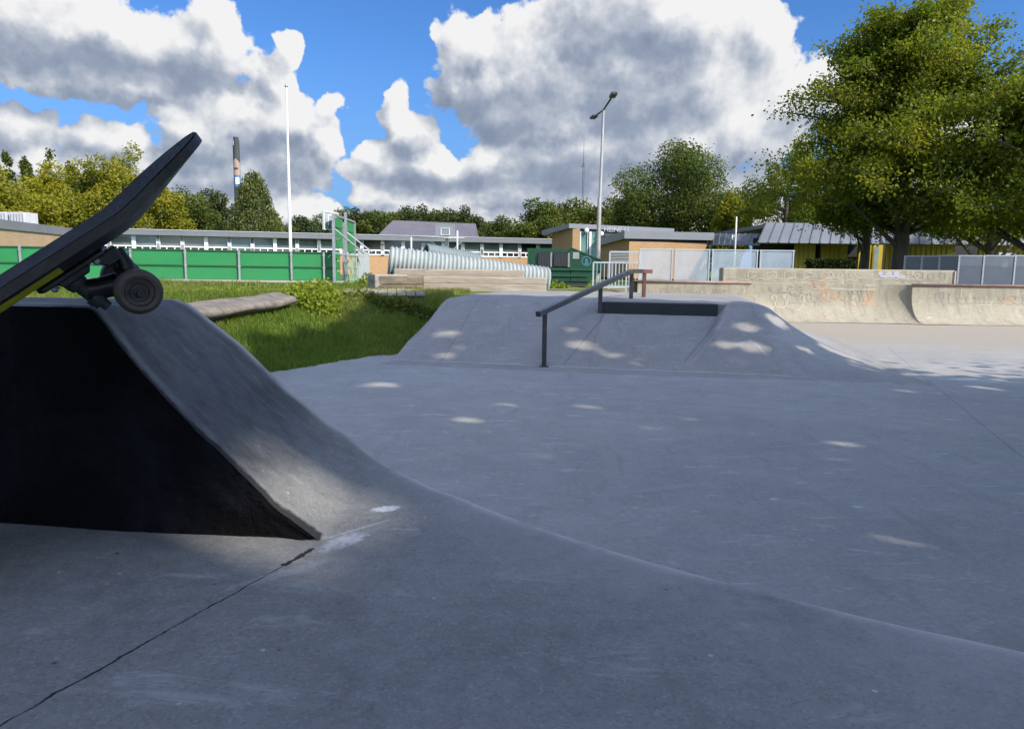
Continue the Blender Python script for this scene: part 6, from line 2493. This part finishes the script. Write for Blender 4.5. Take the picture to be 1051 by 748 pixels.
d = 26.0
x, z = place(936, d, 2)
bx_ = gx(922, d)
beech('big beech whose crown fills the upper right of the photo', 417, (bx_, d, 0.6), z - 0.6, 4.5, 125000, 0.118, 2.35, 0.30, shape_k=0.75, lean=x - bx_, nl=200)
d = 27.5
x, z = place(880, d, 150)
beech('smaller beech with a dark trunk left of the big beech', 402, (gx(885, d), d, 0.6), z - 0.6, 1.9, 24000, 0.115, 2.0, 0.22, nl=60)
d = 22.5
x, z = place(1052, d, 86)
beech('dark beech cut by the right edge of the photo', 403, (gx(1072, d), d, 0.6), z - 0.6, 3.9, 64000, 0.115, 1.7, 0.28, shape_k=0.6, nl=90)
x, z = place(1010, 31, 180)
beech('low dark beech behind the slate screens', 404, (gx(1012, 31), 31, 0.6), z - 0.6, 3.0, 26000, 0.14, 2.2, 0.22, nl=70)

# --- hedge by the yellow wall
hp = lay(852, 33)
rng = np.random.default_rng(5)
n = 5200
q_ = rng.uniform(-1, 1, (n, 3))
q_ /= np.maximum(np.abs(q_).max(1), 0.02)[:, None] ** 0.6
wv, hv = wpx(44, 33) / 2, (at_y(850, 266, 33).z - 0.6)
Pq = q_ * np.array([wv, 0.5, hv / 2]) + np.array([hp.x, hp.y, 0.6 + hv / 2])
V, F = leaf_quads(rng, Pq, 0.12, None, 0.2)
o = np_mesh('hedge', V, F, L_hedge)
tag(o, 'low clipped dark hedge in front of the yellow ribbed wall', 'hedge')

# --- weeds
def weed_clump(label, c, rx, ry, h, n, leaf, mat, seed):
    rng = np.random.default_rng(seed)
    stems = rng.uniform(-1, 1, (60, 2)) * np.array([rx, ry])
    pick = rng.integers(0, 60, n)
    hh_ = h * rng.uniform(0.35, 1.0, 60) * np.exp(-((stems[:, 0] / rx) ** 2) * 0.7)
    t = rng.uniform(0.1, 1, n)
    P = np.stack([stems[pick, 0] + rng.normal(size=n) * 0.06, stems[pick, 1] + rng.normal(size=n) * 0.06, hh_[pick] * t], -1)
    zg = ground_z(P[:, 0] + c[0], P[:, 1] + c[1])
    P[:, 2] += zg
    P[:, 0] += c[0]
    P[:, 1] += c[1]
    V, F = leaf_quads(rng, P, leaf, None, -0.3, 0.6)
    o_ = np_mesh('weed_clump', V, F, mat)
    tag(o_, label, 'weeds', 'clumps of weeds on the grass bank')
    return o_


weed_clump('bright leafy clump of weeds between the fallen trunk and the plank step', at_y(323, 304, 10.3), 0.30, 0.35, 0.32, 3800, 0.060, L_weed, 1)
weed_clump('green clump of weeds growing behind the left end of the fallen trunk', at_z(232, 303, 0.68), 0.75, 0.4, 0.12, 1300, 0.05, L_weed, 2)
weed_clump('dark leafy clump of weeds against the front of the plank step', at_y(400, 309, 10.7), 0.7, 0.12, 0.16, 1000, 0.07, L_mid, 3)
weed_clump('low clump of weeds along the near side of the fallen trunk', at_z(262, 326, 0.6), 0.45, 0.2, 0.16, 900, 0.07, L_mid, 4)
weed_clump('small clump of weeds at the foot of the goal end', at_z(380, 289, 0.66), 0.4, 0.4, 0.42, 800, 0.09, L_weed, 5)
weed_clump('pale clump of weeds at the right end of the timber beams', at_z(567, 296, 0.66), 0.3, 0.25, 0.2, 500, 0.07, L_weed, 6)

# --- grass: blades on the near bank and tufts towards the fence
rng = np.random.default_rng(9)


def grass_field(x0, x1, y0, y1, n, h, wdt, keep):
    X, Y = rng.uniform(x0, x1, n), rng.uniform(y0, y1, n)
    k = keep(X, Y)
    X, Y = X[k], Y[k]
    Z = np.maximum(ground_z(X, Y), -0.005)
    n = len(X)
    a = rng.uniform(0, 2 * math.pi, n)
    dn = 0.35 + 1.5 * (np.clip(fbm(X * 2.3, Y * 2.3, 71, 4) + 0.5, 0, 1))
    hh_ = h * rng.uniform(0.5, 1.3, n) * dn
    lean_ = rng.normal(size=(n, 2)) * 0.42 * hh_[:, None]
    dxy = np.stack([np.cos(a), np.sin(a)], -1) * wdt / 2
    b0 = np.stack([X - dxy[:, 0], Y - dxy[:, 1], Z - 0.01], -1)
    b1 = np.stack([X + dxy[:, 0], Y + dxy[:, 1], Z - 0.01], -1)
    m0_ = np.stack([X - dxy[:, 0] * 0.7 + lean_[:, 0] * 0.4, Y - dxy[:, 1] * 0.7 + lean_[:, 1] * 0.4, Z + hh_ * 0.6], -1)
    m1_ = np.stack([X + dxy[:, 0] * 0.7 + lean_[:, 0] * 0.4, Y + dxy[:, 1] * 0.7 + lean_[:, 1] * 0.4, Z + hh_ * 0.6], -1)
    t0_ = np.stack([X + lean_[:, 0] - dxy[:, 0] * 0.1, Y + lean_[:, 1] - dxy[:, 1] * 0.1, Z + hh_], -1)
    t1_ = np.stack([X + lean_[:, 0] + dxy[:, 0] * 0.1, Y + lean_[:, 1] + dxy[:, 1] * 0.1, Z + hh_], -1)
    V = np.stack([b0, b1, m1_, m0_, t1_, t0_], 1).reshape(-1, 3)
    i_ = np.arange(n)[:, None] * 6
    F = np.concatenate([i_ + np.array([0, 1, 2, 3]), i_ + np.array([3, 2, 4, 5])])
    return V, F


def on_bank(X, Y):
    sd = -poly_dist(X, Y, F_POLY)
    q_u = (X - P0.x) * uV.x + (Y - P0.y) * uV.y
    q_v = (X - P0.x) * vV.x + (Y - P0.y) * vV.y
    ok = (sd > -0.10 * (fbm(X * 5, Y * 5, 88, 3) + 0.28)) & ~((q_u > -2.06) & (q_v > -0.3) & (q_v < 5.5))
    return ok & ((Y > 6.8) | (X < -3.5))


L_grass = leaf_mat('lawn_grass', (0.150, 0.225, 0.036), (0.095, 0.155, 0.024), (0.24, 0.25, 0.07), 0.42)
V1, F1 = grass_field(-6.5, -0.5, 6.5, 12.6, 120000, 0.060, 0.010, on_bank)
V2, F2 = grass_field(-9.0, -1.6, 12.6, 16.5, 30000, 0.08, 0.02, lambda X, Y: on_bank(X, Y) & (fbm(X * 0.5, Y * 0.5, 77, 3) < 0.06))
V3, F3 = grass_field(-17.0, -1.0, 16.5, 22.5, 26000, 0.045, 0.03, lambda X, Y: (fbm(X * 0.4, Y * 0.4, 78, 3) < 0.02))
V = np.concatenate([V1, V2, V3])
F = np.concatenate([F1, F2 + len(V1), F3 + len(V1) + len(V2)])
o = np_mesh('grass', V, F, L_grass)
tag(o, 'short green grass on the bank left of the concrete', kind='stuff')

# --- the trees behind the photographer whose shade falls on the park
SHADE = [(4.4, -3.2, 10.5, 3.6), (8.6, 0.4, 11.5, 3.9), (9.5, -6.0, 12.5, 4.2), (2.0, -8.0, 12.0, 4.0), (13.0, -2.6, 13.0, 3.9), (6.4, -1.3, 10.6, 3.2), (6.6, 3.6, 9.6, 3.3)]
# (column, row, level, gap radius): the gaps through which the sun spots on the concrete fall
SPOTS = [(325, 510, PZ + 0.035, 0.11), (303, 512, PZ + 0.05, 0.06), (343, 520, PZ + 0.02, 0.05), (243, 553, PZ, 0.06), (228, 612, PZ, 0.05), (200, 655, PZ, 0.03), (480, 431, 0, 0.06), (605, 418, 0, 0.06), (918, 562, 0, 0.09), (825, 541, 0, 0.04),
         (658, 361, 0.2, 0.11), (611, 342, 0.36, 0.11), (627, 373, 0.05, 0.10), (762, 341, 0.42, 0.07), (777, 354, 0.28, 0.08), (765, 366, 0.18, 0.03), (458, 340, 0.3, 0.12), (395, 395, 0, 0.08), (455, 366, 0.05, 0.07),
         (840, 368, 0.05, 0.12), (860, 455, 0, 0.05), (800, 330, 0.5, 0.10), (785, 323, 0.6, 0.08)] + [(px, py, z, r) for px, py, z, r in ((475, 352, 0.2, 0.03), (590, 333, 0.42, 0.04), (522, 415, 0, 0.04), (705, 430, 0, 0.03), (852, 470, 0, 0.03), (762, 418, 0, 0.04), (560, 470, 0, 0.02), (430, 380, 0, 0.04), (384, 396, 0, 0.04), (642, 350, 0.3, 0.05), (930, 402, 0, 0.05), (985, 384, 0, 0.06), (880, 432, 0, 0.03), (690, 520, 0, 0.02), (668, 440, 0, 0.03), (735, 352, 0.35, 0.04), (805, 372, 0.05, 0.05), (940, 372, 0, 0.08), (1010, 398, 0, 0.05))] + [(at_y(px, py, yy), r) for px, py, yy, r in ((322, 302, 10.1, 0.5), (302, 308, 9.8, 0.35), (343, 298, 10.4, 0.4), (285, 312, 8.9, 0.35), (255, 314, 9.2, 0.4), (225, 319, 8.8, 0.4), (270, 311, 9.8, 0.4), (240, 316, 9.0, 0.4), (322, 312, 9.6, 0.3))]


def open_gaps(o_):
    """take the leaves out of the crown that stand in the way of the sun spots"""
    me = o_.data
    n = len(me.vertices)
    co = np.zeros(n * 3, dtype=np.float32)
    me.vertices.foreach_get('co', co)
    co = co.reshape(-1, 3)
    bpy.context.view_layer.update()
    Mw = np.array(o_.matrix_world)
    wc = co @ Mw[:3, :3].T + Mw[:3, 3]
    ctr = wc.reshape(-1, 4, 3).mean(1)
    keep = np.ones(len(ctr), dtype=bool)
    sv = np.array(SUNV)
    for it in SPOTS:
        p, r = (np.array(at_z(*it[:3])), it[3]) if len(it) == 4 else (np.array(it[0]), it[1])
        rel = ctr - p
        t = rel @ sv
        dist = np.linalg.norm(rel - t[:, None] * sv, axis=1)
        keep &= ~((t > 0) & (dist < r + 0.085))
    k4 = np.repeat(keep, 4)
    v2 = co[k4]
    me2 = np_mesh('crown', v2, np.arange(len(v2)).reshape(-1, 4), me.materials[0])
    d_ = me2.data
    bpy.data.objects.remove(me2)
    o_.data = d_


bp_ = beech('beech standing behind the photographer and shading the park', 501, (SHADE[0][0], SHADE[0][1], 0.6), SHADE[0][2] - 0.6, SHADE[0][3], 40000, 0.24, 3.2, 0.28, nl=110, twigs=False)
bp_['group'] = 'shade beeches behind the photographer'
shade_trees = [bp_]
for i, (x, y, h, sp_) in enumerate(SHADE[1:]):
    o = copy_tree(bp_)
    o.location = (x, y, 0.6)
    k = (h - 0.6) / (SHADE[0][2] - 0.6)
    o.scale = (sp_ / SHADE[0][3], sp_ / SHADE[0][3], k)
    o.rotation_euler = (0, 0, 1.3 * (i + 1))
    shade_trees.append(o)
for o in shade_trees:
    for c_ in o.children:
        if c_.name.startswith('crown'):
            open_gaps(c_)
